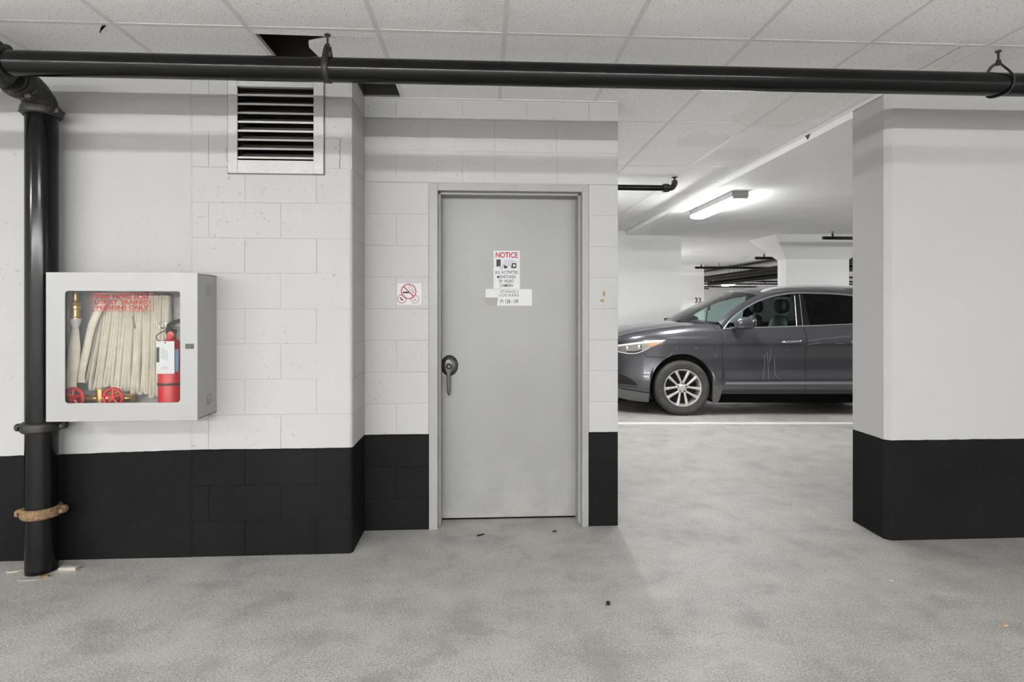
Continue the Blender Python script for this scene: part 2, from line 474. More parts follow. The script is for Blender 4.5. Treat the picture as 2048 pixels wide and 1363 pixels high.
# --- wall blocks: one object per block, shared meshes by size
BLOCKS = {}
def block(parent, x0, x1, y0, y1, z0, z1, round_edge=None):
    g = 0.0009
    dims = (round(x1-x0, 3), round(y1-y0, 3), round(z1-z0, 3), round_edge)
    if dims not in BLOCKS:
        m = MB(); m.box(-dims[0]/2+g, dims[0]/2-g, 0, dims[1], g, dims[2]-g)
        me = m.mesh('block', M_BLOCK, (0,0,0), bevel=0.002, seg=1)
        if round_edge:
            bm = bmesh.new(); mm = MB(); mm.box(-dims[0]/2+g, dims[0]/2, 0, dims[1], g, dims[2]-g)
            me = mm.mesh('block', M_BLOCK, (0,0,0))
            bm.from_mesh(me)
            es = [e for e in bm.edges if abs(e.verts[0].co.z - e.verts[1].co.z) > .05 and all(v.co.x > dims[0]/2-.01 and v.co.y < .01 for v in e.verts)]
            bmesh.ops.bevel(bm, geom=es, offset=0.022, segments=5, affect='EDGES', profile=0.5)
            bm.to_mesh(me); bm.free(); me.shade_smooth(); me.set_sharp_from_angle(angle=R(35))
        BLOCKS[dims] = me
    o = bpy.data.objects.new('block', BLOCKS[dims]); COL.objects.link(o)
    o.parent = parent
    px, py, pz = ORG[parent.name]
    jit = random.uniform(-0.0008, 0.0008)
    o.location = ((x0+x1)/2 - px, y0 + jit - py, z0 - pz)
    return o

# left wall: poured part, then block return
pw = MB()
pw.box(-9, -1.652, YL, YL+.35, 0, 3.2)
pw.box(-1.652, XC-.3, YL+.0026, YL+.2, 0, 2.2)          # mortar bed behind the blocks
pw.box(-1.652, -1.39, YL+.0026, YL+.2, 2.2, 3.2)
pw.box(-0.957, XC-.0035, YL+.0026, YL+.3, 2.2, 3.2)
pw.box(XC-.3, XC-.012, YL+.0026, YD, 0, 2.2); pw.box(XC-.02, XC-.0035, YL+.012, YD, 0, 2.2)
pw.box(-1.39, -.957, YL+.006, YL+.2, 2.735, 3.2)
wall_left = pw.build('wall_left', M_POUR, origin=(-1.6, YL, 0), smooth=False)
tag(wall_left, 'white wall with black dado, poured left and block right', None, None, 'structure')
for k in range(14):
    z0, z1 = 0.2*k, min(0.2*(k+1), CEIL)
    if k % 2 == 0: js = [-1.640, -1.347, -0.947, XC]
    else: js = [-1.640, -1.547, -1.147, XC]
    for a, b in zip(js[:-1], js[1:]):
        last = abs(b - XC) < 1e-6
        segs = [(a, b)]
        if k >= 11:
            segs = [s_ for s_ in ((a, min(b, -1.39)), (max(a, -0.957), b)) if s_[1] - s_[0] > 0.02]
        for (c, d) in segs:
            if abs(d - XC) < 1e-6: block(wall_left, c, d, YL, YD, z0, z1, round_edge=True)
            else: block(wall_left, c, d, YL, YL+.15, z0, z1)

m = MB(); m.tube([(-1.646, YL+.0026, 0.0), (-1.646, YL+.0026, CEIL)], .0075, 8, flat=(1, .5)); m.build('sealant_bead', M_POUR, wall_left)
# door wall
dw = MB()
dw.box(XC-.1, -0.342, YD+.0026, YD+.19, 0, 2.2)
dw.box(0.678, XE-.0035, YD+.0026, YD+.19, 0, 2.2)
dw.box(XC-.1, XE-.0035, YD+.0026, YD+.19, 2.195, 3.2)
wall_door = dw.build('wall_center', M_BLOCK, origin=(0, YD, 0), smooth=False)
tag(wall_door, 'white block wall around the grey door', None, None, 'structure')
J = {10: [XC, -0.347, -0.135, 0.275, 0.68, XE], 11: [XC, -0.547, -0.13, 0.073, 0.477, XE], 12: [XC, -0.347, 0.073, 0.47, XE], 13: [XC, -0.547, -0.13, 0.28, 0.68, XE]}
for k in range(14):
    z0, z1 = 0.2*k, min(0.2*(k+1), CEIL)
    if k <= 10:
        spans = ([(XC, -0.547), (-0.547, -0.344)] if k % 2 else [(XC, -0.344)]) + [(0.680, XE)]
        if k == 10: spans += [(-.344, -.135), (-.135, .275), (.275, .68)]
        for a, b in spans:
            zz0 = 2.196 if (k == 10 and a >= -.345 and b <= .681) else z0
            if z1 - zz0 < .02: continue
            block(wall_door, a, b, YD, YD+.15, zz0, z1)
    else:
        for a, b in zip(J[k][:-1], J[k][1:]): block(wall_door, a, b, YD, YD+.15, z0, z1)

# right wall with a chamfered corner
c = 0.03
rw = MB(); rw.prism([(XR, YR+c), (XR+c, YR), (9, YR), (9, YD), (XR, YD)], 'z', 0, 3.2)
wall_right = rw.build('wall_right', M_RIGHT, origin=(XR, YR, 0), smooth=False)
tag(wall_right, 'smooth white concrete wall with black dado', None, None, 'structure')

# rooms around, out of view: aisle walls, electrical room side, garage beyond
def wall(name, label, *b, mat=None):
    m = MB(); m.box(*b); return tag(m.build(name, mat or M_PLAIN, smooth=False), label, None, None, 'structure')
wall('wall_aisle_left', 'white wall closing the aisle on the left', -9.2, -9, -9, YL+.35, 0, 3.2)
wall('wall_aisle_right', 'white wall closing the aisle on the right', 9, 9.2, -9, YD, 0, 3.2)
wall('wall_rear', 'white wall behind the viewer', -9.2, 9.2, -9.2, -9, 0, 3.2)
wall('wall_room_side', 'white side wall of the small room', .671, .865, YD+.19, 5.75, 0, 3.2)
wall('wall_room_back', 'white back wall of the small room', -9, .671, 5.55, 5.75, 0, 3.2)
wall('wall_far_end', 'white wall closing the bay on the left', -9.2, -9, 5.55, 9.75, 0, 3.2)
wall('wall_far_left', 'white wall close behind the car', -9, 3.40, 9.45, 9.75, 0, 3.2)
w33 = wall('wall_far_number', 'distant white wall with the number 33', 2.0, 6.35, 15.8, 16.1, 0, 3.2)
wall('wall_far_back', 'far white wall at the end of garage', 0, 17, 36, 36.2, 0, 3.2)
wall('wall_far_right', 'white side wall of the garage beyond', 17, 17.2, YD, 36.2, 0, 3.2)
wall('wall_far_side', 'white side wall behind the number wall', 1.8, 2.0, 9.75, 36, 0, 3.2)
text('number', '33', 6.17, 1.64, 0.185, 0.15, 15.7995, M_INK, w33, bold=0.02)

# flared column carrying the slab
cm = MB()
cm.box(5.28, 6.41, 9.50, 9.79, 0, 2.262)
b0 = [(5.28,9.50,2.262),(6.41,9.50,2.262),(6.41,9.79,2.262),(5.28,9.79,2.262)]
t0 = [(4.90,9.17,SLAB),(6.79,9.17,SLAB),(6.79,10.10,SLAB),(4.90,10.10,SLAB)]
cm.add(b0 + t0, [(0,1,5,4),(1,2,6,5),(2,3,7,6),(3,0,4,7)])
tag(cm.build('wall_column', M_PLAIN, smooth=False), 'white concrete pier with flared capital behind the car', None, None, 'structure')

# ceilings
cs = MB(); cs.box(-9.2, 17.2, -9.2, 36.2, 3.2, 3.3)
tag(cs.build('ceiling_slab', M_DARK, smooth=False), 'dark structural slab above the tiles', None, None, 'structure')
cf = MB(); cf.box(2.43, 17, YD, 36, SLAB, 3.19); cf.box(2.0, 2.43, 9.75, 36, SLAB, 3.19)
ceil_far = cf.build('ceiling_far', M_SLAB, origin=(2.43, YD, SLAB), smooth=False)
tag(ceil_far, 'smooth white slab over the parking bay', None, None, 'structure')
for (xa, ya, xb, yb, w_) in ((4.603, 12.22, 4.79, 12.10, .05), (6.37, 13.45, 6.43, 13.22, .05)):
    m = MB(); m.prism([(xa,ya),(xb,yb),(xb+.02,yb+w_),(xa+.02,ya+w_)], 'z', SLAB-.0015, SLAB+.001)
    m.build('red_paint_mark', M_REDMARK, ceil_far, smooth=False)

X0, DX, Y0, DY = 0.105, 0.61, 2.71, 1.22
plain = MB()
plain.box(-9, 9, -9, Y0-DY, CEIL, CEIL+.015)
plain.box(-9, X0-7*DX, Y0-DY, YL, CEIL, CEIL+.015)
plain.box(X0+7*DX, 9, Y0-DY, YR, CEIL, CEIL+.015)
plain.box(-9, X0-DX-.002, 5.75, 9.45, CEIL, CEIL+.015)
ceiling = plain.build('ceiling', M_TILE, origin=(0, 0, CEIL), smooth=False)
tag(ceiling, 'suspended ceiling of speckled white tiles', None, None, 'structure')

TILES = {}
def tile(x0, x1, y0, y1, tilt=0.0):
    g = 0.006
    key = (round(x1-x0, 3), round(y1-y0, 3))
    if key not in TILES:
        m = MB(); m.box(g, key[0]-g, g, key[1]-g, 0, .015); TILES[key] = m.mesh('ceiling_tile', M_TILE, bevel=.002)
    o = bpy.data.objects.new('ceiling_tile', TILES[key]); COL.objects.link(o); o.parent = ceiling
    o.location = (x0, y0, random.uniform(0, .0015)); o.rotation_euler = (tilt, 0, 0)
for i in range(-7, 7):
    xa, xb = X0+i*DX, X0+(i+1)*DX
    tile(xa, xb, Y0-DY, Y0)
    if i == -2: continue                              # broken tile, built below
    if xb <= XC: tile(xa, xb, Y0, YL)
    elif xa >= XR-.1: tile(xa, xb, Y0, YR)
for r_ in range(0, 6):
    ya, yb = Y0+r_*DY, min(Y0+(r_+1)*DY, 9.45)
    for i in range(-1, 4):
        xa, xb = X0+i*DX, min(X0+(i+1)*DX, 2.43)
        if r_ == 0 and xb >= 2.43:
            tile(xa, 2.43, ya, yb); tile(2.43, X0+4*DX, Y0, YR); continue
        if r_ >= 1 and i == -1:
            tile(XC, xb, ya, YD+.01) if False else None
        tile(xa, xb, ya, yb)
# the broken tile over the louver: front strip and a jagged remnant
m = MB(); m.prism([(-1.109, Y0+.006), (-.511, Y0+.006), (-.511, 2.785), (-1.109, 2.772)], 'z', CEIL, CEIL+.015)
m.build('ceiling_tile', M_TILE, ceiling, smooth=False)
m = MB(); m.prism([(-.727, 2.795), (-.511, 2.793), (-.511, 3.16), (-.64, 3.14), (-.80, 3.10), (-.866, 3.02), (-.885, 2.905), (-.874, 2.858)], 'z', CEIL+.001, CEIL+.016)
m.build('ceiling_tile', M_TILE, ceiling, smooth=False)
m = MB(); m.box(-4, XC-.008, YL-.012, YL-.002, CEIL+.02, 3.19); m.box(XC-.005, XC-.001, YL-.01, YD-.01, CEIL+.02, 3.19); m.box(XC, 2.4, YD-.012, YD-.002, CEIL+.02, 3.19); m.build('plenum_shade_panel', M_DARK, ceiling, smooth=False)  # dark panels added above the tiles to stand in for plenum shade
m = MB(); m.box(-.735, -.3, 3.12, YD+.004, 2.83, 3.1); m.build('duct', M_DUCT, ceiling, smooth=False)
# grid bars
def bar(x0, x1, y0, y1):
    m = MB(); m.box(x0, x1, y0, y1, CEIL-(.0012 if x1-x0 < y1-y0 else .0006), CEIL+(.0012 if x1-x0 < y1-y0 else .0009))
    if x1-x0 < y1-y0: m.box((x0+x1)/2-.001, (x0+x1)/2+.001, y0, y1, CEIL, CEIL+.035)
    else: m.box(x0, x1, (y0+y1)/2-.001, (y0+y1)/2+.001, CEIL, CEIL+.035)
    return m.build('grid_bar', M_BAR, ceiling, smooth=False)
for i in range(-7, 8):
    x = X0+i*DX
    yend = YL if x < XC else (YR if x > 2.43 else 9.45)
    bar(x-.012, x+.012, Y0-DY, yend)
for r_ in range(0, 6):
    y = Y0+r_*DY
    if r_ == 0: bar(X0-7*DX, X0+7*DX, y-.012, y+.012)
    else: bar(-.5, 2.43, y-.009, y+.009)
tr = MB(); tr.box(2.40, 2.432, YR+.02, 9.45, CEIL-.004, CEIL); tr.box(2.428, 2.432, YR+.02, 9.45, CEIL-.03, CEIL)
tag(tr.build('trim_1', M_BAR, smooth=False), 'white metal edge angle along the tile ceiling', None, None, 'structure')
tr = MB(); tr.box(XC, XE, YD-.018, YD-.001, CEIL-.003, CEIL); tr.box(-4, XC, YL-.018, YL-.001, CEIL-.003, CEIL)
tag(tr.build('trim_2', M_BAR, smooth=False), 'white metal edge angle where tiles meet the wall', None, None, 'structure')

# bay line on the floor, parallel to the car
ln = MB(); ct, st = math.cos(THETA), math.sin(THETA)
def camfloor(lat, dep): return (lat*ct + dep*st, -lat*st + dep*ct)
q = [camfloor(-.2, 6.79), camfloor(8.5, 6.79), camfloor(8.5, 6.90), camfloor(-.2, 6.90)]
ln.prism([p for p in q if True], 'z', 0.0, 0.003)
tag(ln.build('parking_line', M_LINE, smooth=False), 'white painted bay line on the floor before the car', 'line')

# ------------------------------------------------------------------ lamps
def fixture(label, x, y, z, L, along, strength, group=None, house=.022, w=.085, drop=.098):
    t = thing('ceiling_lamp', (x, y, z-.1), label, 'lamp', group)
    E_ = emit('lamp_diffuser_%d' % strength, (1.0, 1.0, 0.995), strength)
    def tr_(pts):  # along +X local -> rotate to Y when needed
        return [(x + (p[0] if along == 'x' else p[1]), y + (p[1] if along == 'x' else p[0]), z + p[2]) for p in pts]
    m = MB(); prof = [(-w, -.001), (-w, -house), (w, -house), (w, -.001)]
    m.add(tr_([(-L/2+.025, a, b) for a, b in prof] + [(L/2-.025, a, b) for a, b in prof]), [(0,1,5,4),(1,2,6,5),(2,3,7,6),(3,0,4,7),(0,3,2,1),(4,5,6,7)])
    m.build('housing', M_CAB, t, smooth=False)
    hh = drop-house
    prof = [(a*w, -house-hh*b) for a, b in ((-.96, 0), (-.95, .55), (-.8, .87), (-.4, .98), (0, 1), (.4, .98), (.8, .87), (.95, .55), (.96, 0))]
    ends = [(-L/2+.03, .55), (-L/2+.04, .85), (-L/2+.075, 1), (L/2-.075, 1), (L/2-.04, .85), (L/2-.03, .55)]
    rows = [tr_([(e, a*(.9+.1*k), -house+(b+house)*k) for a, b in prof]) for e, k in ends]
    m = MB(); m.grid(rows); nn = len(prof); m.f.append(tuple(range(nn))); m.f.append(tuple(range(5*nn, 6*nn)))
    m.build('diffuser', E_, t)
    for sgn in (-1, 1):
        m = MB()
        m.add(tr_([(sgn*(L/2-.03), -w, -house*.5), (sgn*(L/2-.03), w, -house*.5), (sgn*(L/2-.03), w*.9, -house-hh*.45), (sgn*(L/2-.03), -w*.9, -house-hh*.45),
                   (sgn*(L/2-.018), -w*.9, -house*.5), (sgn*(L/2-.018), w*.9, -house*.5), (sgn*(L/2-.022), w*.8, -house-hh*.3), (sgn*(L/2-.022), -w*.8, -house-hh*.3)]),
              [(0,1,2,3),(4,5,6,7),(0,1,5,4),(1,2,6,5),(2,3,7,6),(3,0,4,7)])
        m.build('end_cap', M_CAB, t, smooth=False)
    return t
fixture('white strip lamp over the aisle, behind the viewer to the left', -1.0, -0.45, CEIL, 1.25, 'x', NEAR_LAMP, house=.076, w=.095, drop=.106)
fixture('added white strip lamp over the aisle, far to the left', -5.2, -0.45, CEIL, 1.25, 'x', NEAR_LAMP*1.5, house=.055, w=.095, drop=.106)  # added out of view to brighten the aisle and left-facing walls
fixture('added white strip lamp over the aisle, off to the right', 7.2, -0.45, CEIL, 1.25, 'x', NEAR_LAMP*.6, house=.080, w=.095, drop=.106)  # added out of view to brighten the aisle
for i, xx in enumerate((-7.2, -4.8, -2.4, 0.0, 2.4, 4.8)):
    fixture(['leftmost', 'second from left', 'third from left', 'fourth from left', 'fifth from left', 'rightmost'][i] + ' strip lamp in the back row of the aisle', xx, -6.2, CEIL, 2.3, 'x', ROW_LAMP, 'strip lamps at the back of the aisle', house=.068, w=.028)
fixture('lit white strip lamp on the slab above the car hood', 2.74, 6.45, SLAB, 1.28, 'y', BAY_LAMP*.8, house=.062, w=.09, drop=.112)
fixture('lit strip lamp far back among the black pipes', 9.97, 21.9, SLAB, 1.28, 'x', BAY_LAMP)
fixture('added strip lamp under the tiles, unseen behind the door wall', 1.0, 6.35, CEIL, 0.9, 'y', BAY_LAMP*1.05, house=.04)  # added out of sight to brighten the right wall's end face
for (xx, yy, lab) in ((7.6, 6.6, 'added strip lamp over the bay right of the column'), (3.6, 12.6, 'added strip lamp in front of the number wall'), (9.0, 13.0, 'added strip lamp beyond the flared column'), (12.5, 28.0, 'added strip lamp at the far end of the garage'), (10.5, 32.5, 'added strip lamp just before the far white wall'), (13.5, 18.0, 'added strip lamp far to the right beyond the column'), (7.5, 29.0, 'added strip lamp near the far white wall')):
    fixture(lab, xx, yy, SLAB, 1.28, 'y', BAY_LAMP*1.5)  # lamps added to brighten the far walls, column and slab

# ------------------------------------------------------------------ fire main: header, riser, couplings
PY, PZ, PR = 2.755, 2.556, 0.0575
VX, VY, VR = -2.36, 3.126, 0.0725
hd = thing('fire_main_header', (0.3, PY, PZ), 'long black horizontal pipe hung below the tile ceiling', 'pipe')
MB().tube([(VX+.10, PY, PZ), (7.5, PY, PZ)], PR, 32).build('pipe', M_PIPE, hd)
for sx in (-0.752, 2.655):
    m = MB(); m.tube([(sx, PY, PZ+.105), (sx, PY, CEIL+.25)], .0055, 8)
    m.build('hanger_rod', M_CPL, hd)
    m = MB(); m.lathe([(.0001,-.012),(.012,-.012),(.012,.012),(.0001,.012)], (sx, PY, PZ+.112), 'z', 6); m.build('hanger_nut', M_CPL, hd)
    m = MB(); m.lathe([(.0001,-.002),(.014,-.002),(.014,.002),(.0001,.002)], (sx, PY, CEIL-.006), 'z', 12); m.build('hanger_washer', M_CPL, hd)
# left hanger: clevis strap in the pipe's plane; right hanger: thin swivel ring, skewed
sx = -0.752
cl = [(PY+math.cos(a)*(PR+.004), PZ+math.sin(a)*(PR+.004)) for a in [R(150+i*240/24) for i in range(25)]]
pts = [(sx, PY-.012, PZ+.118), (sx, PY-.04, PZ+.085)] + [(sx, a, b) for a, b in cl] + [(sx, PY+.04, PZ+.085), (sx, PY+.012, PZ+.118)]
m = MB()
rows = [[(p[0]-.015 + (0.006 if i < 2 or i > len(pts)-3 else 0), p[1], p[2]), (p[0]+.015, p[1], p[2])] for i, p in enumerate(pts)]
m.grid(rows)
cl_o = m.build('clevis_strap', M_CPL, hd); md = cl_o.modifiers.new('thickness', 'SOLIDIFY'); md.thickness = .004
sx = 2.655
cl = catmull([(sx, PY-.004, PZ+.113), (sx-.012, PY-.03, PZ+.09), (sx+.02, PY-PR-.004, PZ+.02), (sx+.02, PY-.045, PZ-.045), (sx-.005, PY, PZ-PR-.004), (sx-.015, PY+.045, PZ-.045), (sx-.02, PY+PR+.004, PZ+.02), (sx-.02, PY+.03, PZ+.09), (sx, PY+.004, PZ+.113)], 6)
MB().tube(cl, .0075, 8, flat=(1.0, .45)).build('swivel_ring', M_CPL, hd)

def coupling(mb, c, axis, r, w=.026, lug=True, ang=0.0):
    mb.lathe([(r-.004,-w),(r+.012,-w),(r+.019,-w*.7),(r+.021,0),(r+.019,w*.7),(r+.012,w),(r-.004,w)], c, axis, 28)
    if lug:
        for s_ in (-1, 1):
            d = Vector((math.cos(ang), math.sin(ang), 0)) * s_ if axis == 'z' else (Vector((math.cos(ang), 0, math.sin(ang))) * s_ if axis == 'y' else Vector((0, math.cos(ang), math.sin(ang))) * s_)
            pc = Vector(c) + d * (r+.024)
            mb.ellipsoid(pc, (.021, .021, .021), 10, 6, .75)
            q = {'z': Vector((-d.y, d.x, 0)), 'y': Vector((-d.z, 0, d.x)), 'x': Vector((0, -d.z, d.y))}[axis].normalized()
            mb.tube([pc - q*.042, pc + q*.042], .0075, 8)
            mb.tube([pc - q*.036, pc - q*.026], .0125, 6)
    return mb

# tee on the header and the coupling next to it
te = MB(); te.tube([(VX-.14, PY, PZ), (VX+.10, PY, PZ)], PR+.006, 28); te.tube([(VX, PY, PZ), (VX, PY+.13, PZ)], PR+.008, 28)
te.build('tee', M_CPL, hd)
cp = MB(); coupling(cp, (VX+.10, PY, PZ), 'x', PR, .03, True, R(70)); cp.build('coupling', M_CPL, hd)
MB().tube([(-6.5, PY, PZ), (VX-.10, PY, PZ)], PR, 24).build('pipe', M_PIPE, hd)
rs = thing('fire_main_riser', (VX, VY, 0), 'thick black vertical pipe standing beside the hose cabinet', 'pipe')
MB().tube([(VX, VY, 0), (VX, VY, 2.46)], VR, 32).build('pipe', M_PIPE, rs)
eb = MB()
el = [(VX, VY, 2.44)] + [(VX, VY - .12*(1-math.cos(a)), 2.44 + .116*math.sin(a)) for a in [R(i*90/10) for i in range(11)]] + [(VX, VY-.20, 2.556)]
eb.tube(el, [VR+.004]*6 + [VR]*len(el[6:]), 28); eb.build('elbow', M_CPL, rs)
cp = MB(); coupling(cp, (VX, VY-.15, 2.556), 'y', PR+.008, .03, True, R(-55)); cp.build('coupling', M_CPL, rs)
cp = MB(); coupling(cp, (VX, VY, 2.452), 'z', VR, .024, True, R(-14)); cp.build('coupling', M_CPL, rs)
cp = MB(); coupling(cp, (VX, VY, 0.772), 'z', VR, .026, True, R(18)); cp.build('coupling', M_CPL, rs)
cp = MB(); coupling(cp, (VX, VY, 0.318), 'z', VR, .026, True, R(16)); tag(cp.build('coupling', M_RUST, rs), 'rust brown pipe coupling')

# thin branch line further back in the aisle
br = thing('sprinkler_branch', (-1.5, -1.0, 2.475), 'thin black sprinkler branch line behind the viewer', 'pipe')
MB().tube([(-7, -1.0, 2.475), (1.3, -1.0, 2.475)], .029, 16).build('pipe', M_PIPE, br)
for xx in (-4.5, -2.0, 0.5):
    MB().tube([(xx, -1.0, 2.51), (xx, -1.0, CEIL)], .005, 8).build('hanger_rod', M_CPL, br)

# ------------------------------------------------------------------ louver
LX0, LX1, LZ0, LZ1 = -1.437, -0.906, 2.166, 2.724
IX0, IX1, IZ0, IZ1 = -1.385, -0.962, 2.240, 2.656
vt = thing('wall_louver', ((LX0+LX1)/2, YL, LZ0), 'square metal louver set in the white block wall', 'vent')
fy0, fy1 = YL-.012, YL+.02
m = MB(); m.box(LX0-.005, IX0, YL-.003, YL, LZ0-.006, LZ1); m.box(IX1, LX1+.006, YL-.003, YL, LZ0-.006, LZ1); m.box(IX0, IX1, YL-.003, YL, LZ0-.006, IZ0); m.build('sealant_edge', M_BLADE, vt, smooth=False)
m = MB(); m.box(LX0, IX0, fy0, fy1, LZ0, LZ1); m.build('frame_side', M_VENT, vt, bevel=.002)
m = MB(); m.box(IX1, LX1, fy0, fy1, LZ0, LZ1); m.build('frame_side', M_VENT, vt, bevel=.002)
m = MB(); m.box(IX0, IX1, fy0+.002, fy1, LZ0, IZ0); m.build('frame_sill', M_VENT, vt, bevel=.002)
m = MB(); m.box(IX0, IX1, fy0+.002, fy1, IZ1, LZ1); m.build('frame_head', M_VENT, vt, bevel=.002)
m = MB()
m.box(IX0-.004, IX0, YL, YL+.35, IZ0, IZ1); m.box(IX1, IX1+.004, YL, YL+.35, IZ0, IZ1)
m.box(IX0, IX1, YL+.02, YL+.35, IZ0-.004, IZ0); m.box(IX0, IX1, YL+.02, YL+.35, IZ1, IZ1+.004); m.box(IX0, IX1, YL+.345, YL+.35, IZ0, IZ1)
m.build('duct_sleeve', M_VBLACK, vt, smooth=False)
nb = 8
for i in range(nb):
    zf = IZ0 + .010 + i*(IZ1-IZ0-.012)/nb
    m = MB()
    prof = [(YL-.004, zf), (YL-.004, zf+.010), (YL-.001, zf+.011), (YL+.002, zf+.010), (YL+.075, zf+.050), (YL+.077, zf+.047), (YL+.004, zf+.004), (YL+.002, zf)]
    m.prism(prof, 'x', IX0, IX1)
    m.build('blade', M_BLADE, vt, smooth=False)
    m = MB(); m.prism([(YL-.0052, zf-.0005), (YL-.0052, zf+.0105), (YL-.0042, zf+.0105), (YL-.0042, zf-.0005)], 'x', IX0, IX1)
    m.build('blade_lip', M_VENT, vt, smooth=False)

m = MB(); m.tube([(-.815+.0025*math.sin(k*2.7)-.003*k/8, YL-.0005, 2.372-.172*k/8) for k in range(9)], .0013, 6); m.build('mortar_crack', M_VBLACK, wall_left)
m = MB(); m.tube([(-.815, YL-.0004, 2.372), (-.86, YL-.0004, 2.374), (-.90, YL-.0004, 2.372)], .0008, 6); m.build('mortar_crack', M_BLADE, wall_left)
m = MB(); m.prism([(-1.455, 2.31), (-1.443, 2.315), (-1.440, 2.225), (-1.450, 2.23), (-1.456, 2.26)], 'y', YL-.0012, YL); m.build('sealant_smear', M_DUCT, wall_left, smooth=False)
m = MB(); m.prism([(-1.79, 2.718), (-1.768, 2.73), (-1.785, 2.73), (-1.797, 2.695), (-1.793, 2.693)], 'y', 2.722, 2.726); m.build('bent_clip', M_STEEL, ceiling, smooth=False)
m = MB(); m.prism([(4.04, 2.70), (4.10, 2.70), (4.07, 2.665)], 'x', 2.424, 2.4275); m.build('bent_clip', M_STEEL, ceiling, smooth=False)
# ------------------------------------------------------------------ door
dr = thing('door_1', (.17, YD, 0), 'grey steel door with notice sheets and lever handle', None, None, 'structure')
def jamb(sign, xo, xi, xs):
    m = MB(); m.prism([(xo, YD-.006), (xi, YD-.006), (xi, YD+.05), (xs, YD+.05), (xs, YD+.15), (xs, YD+.205), (xo, YD+.205)], 'z', 0.0, 2.195)
    return m.build('frame_jamb', M_FRAME, dr, bevel=.002)
jamb(-1, -0.342, -0.287, -0.271)
jamb(1, 0.678, 0.636, 0.620)
m = MB(); m.prism([(YD-.007, 2.195), (YD-.007, 2.150), (YD+.05, 2.150), (YD+.05, 2.136), (YD+.205, 2.136), (YD+.205, 2.195)], 'x', -.287, .636)
m.build('frame_head', M_FRAME, dr, bevel=.002)
m = MB(); m.box(-.290, .640, YD+.155, YD+.20, 0.012, 2.155); panel = m.build('door_panel', M_DOOR, dr, bevel=.002)
m = MB(); m.box(-.290, .640, YD+.160, YD+.30, -.01, .001); m.build('threshold', M_VBLACK, dr, smooth=False)
YP = YD+.155
# lever set
hs = MB(); kx, kz = -0.222, 1.024
hs.lathe([(.0001, -.020), (.030, -.020), (.044, -.014), (.056, -.004), (.058, 0.0)], (kx, YP, kz), 'y', 36)
rose = hs.build('handle_rose', M_STEEL, dr)
for v in rose.data.vertices: v.co.z = (v.co.z - kz) * 1.2 + kz
lv = MB()
out = [(0, .048), (-.018, .040), (-.030, .018), (-.031, -.008), (-.022, -.034), (-.013, -.054), (-.0125, -.13), (-.010, -.17), (-.004, -.192), (.004, -.197), (.011, -.188), (.013, -.16), (.013, -.054), (.022, -.034), (.031, -.008), (.030, .018), (.018, .040)]
lv.prism([(kx-.004+a*.9, kz+b) for a, b in out], 'y', YP-.040, YP-.020)
lever = lv.build('handle_lever', M_STEEL, dr, bevel=.006, seg=3)
cyl = MB(); cyl.lathe([(.0001, -.052), (.010, -.052), (.0125, -.048), (.014, -.036)], (kx-.001, YP, kz-.002), 'y', 20); cyl.build('lock_cylinder', M_STEEL, dr)
cyl = MB(); cyl.lathe([(.0135, -.046), (.019, -.044), (.019, -.036)], (kx-.001, YP, kz-.002), 'y', 20); cyl.build('lock_collar', M_VBLACK, dr)

# notice sheets on the door
ns = thing('camera_notice', (.158, YP, 1.533), 'white sheet headed NOTICE with camera picture on grey door', 'notice')
m = MB(); m.box(.070, .246, YP-.0012, YP-.0002, 1.533, 1.786); m.build('sheet', M_PAPER, ns, smooth=False)
yt = YP-.0012
text('heading', 'NOTICE', .158, 1.758, .147, .037, yt, M_REDINK, ns, bold=.02)
def px(a, b): return (.070 + (a-280)/570*.176, 1.786 - (b-115)/800*.253)      # sheet layout in its own units
pic = MB()
pic.prism([px(342,298), px(435,298), px(435,440), px(342,452)], 'y', yt, yt-.0006)
pic.prism([px(500,410), px(590,455), px(570,488), px(505,488)], 'y', yt, yt-.0006)
pic.build('picture_dark', M_INK, ns, smooth=False)
pic = MB(); pic.prism([px(500,303), px(640,288), px(805,350), px(800,375), px(700,372), px(668,478), px(505,410)], 'y', yt, yt-.0004); pic.build('picture_camera_body', M_LILAC, ns, smooth=False)
pic = MB(); pic.prism([px(682,372), px(775,378), px(772,480), px(658,480)], 'y', yt, yt-.0009); pic.build('picture_camera_face', M_INK, ns, smooth=False)
lx, lz = px(725, 425); pic = MB(); pic.lathe([(.0001, -.0012), (.0085, -.0012), (.0085, 0)], (lx, yt, lz), 'y', 16); pic.build('picture_lens', M_PAPER, ns)
pic = MB(); pic.tube([(px(a,b)[0], yt-.0005, px(a,b)[1]) for a, b in ((425,440),(435,490),(450,505),(470,470),(480,410),(500,395))], .0012, 6); pic.tube([(px(a,b)[0], yt-.0008, px(a,b)[1]) for a, b in ((375,375),(420,410))], .0015, 6); pic.build('picture_cable', M_GREYINK, ns)
for tx, z_, w_ in (('ALL ACTIVITIES', 570, .154), ('MONITORED', 665, .124), ('BY VIDEO', 755, .097), ('CAMERA', 845, .088)):
    text('line', tx, px(560, z_)[0], px(560, z_)[1], w_, .0205, yt, M_INK, ns, bold=.004)
tp = thing('room_label_strip', (.172, YP, 1.42), 'wide pale label strips with printed room names below the notice', 'label')
m = MB(); m.box(.017, .326, YP-.0016, YP-.0004, 1.477, 1.531); m.build('strip', M_PAPER2, tp, smooth=False)
m = MB(); m.box(.017, .327, YP-.0013, YP-.0002, 1.420, 1.4768); m.build('strip', M_PAPER2, tp, smooth=False)
m = MB(); m.prism([(.0155, 1.474), (.100, 1.474), (.092, 1.42), (.0155, 1.418)], 'y', YP-.0016, YP-.0012); m.build('torn_patch', M_TAPEDIRT, tp, smooth=False)
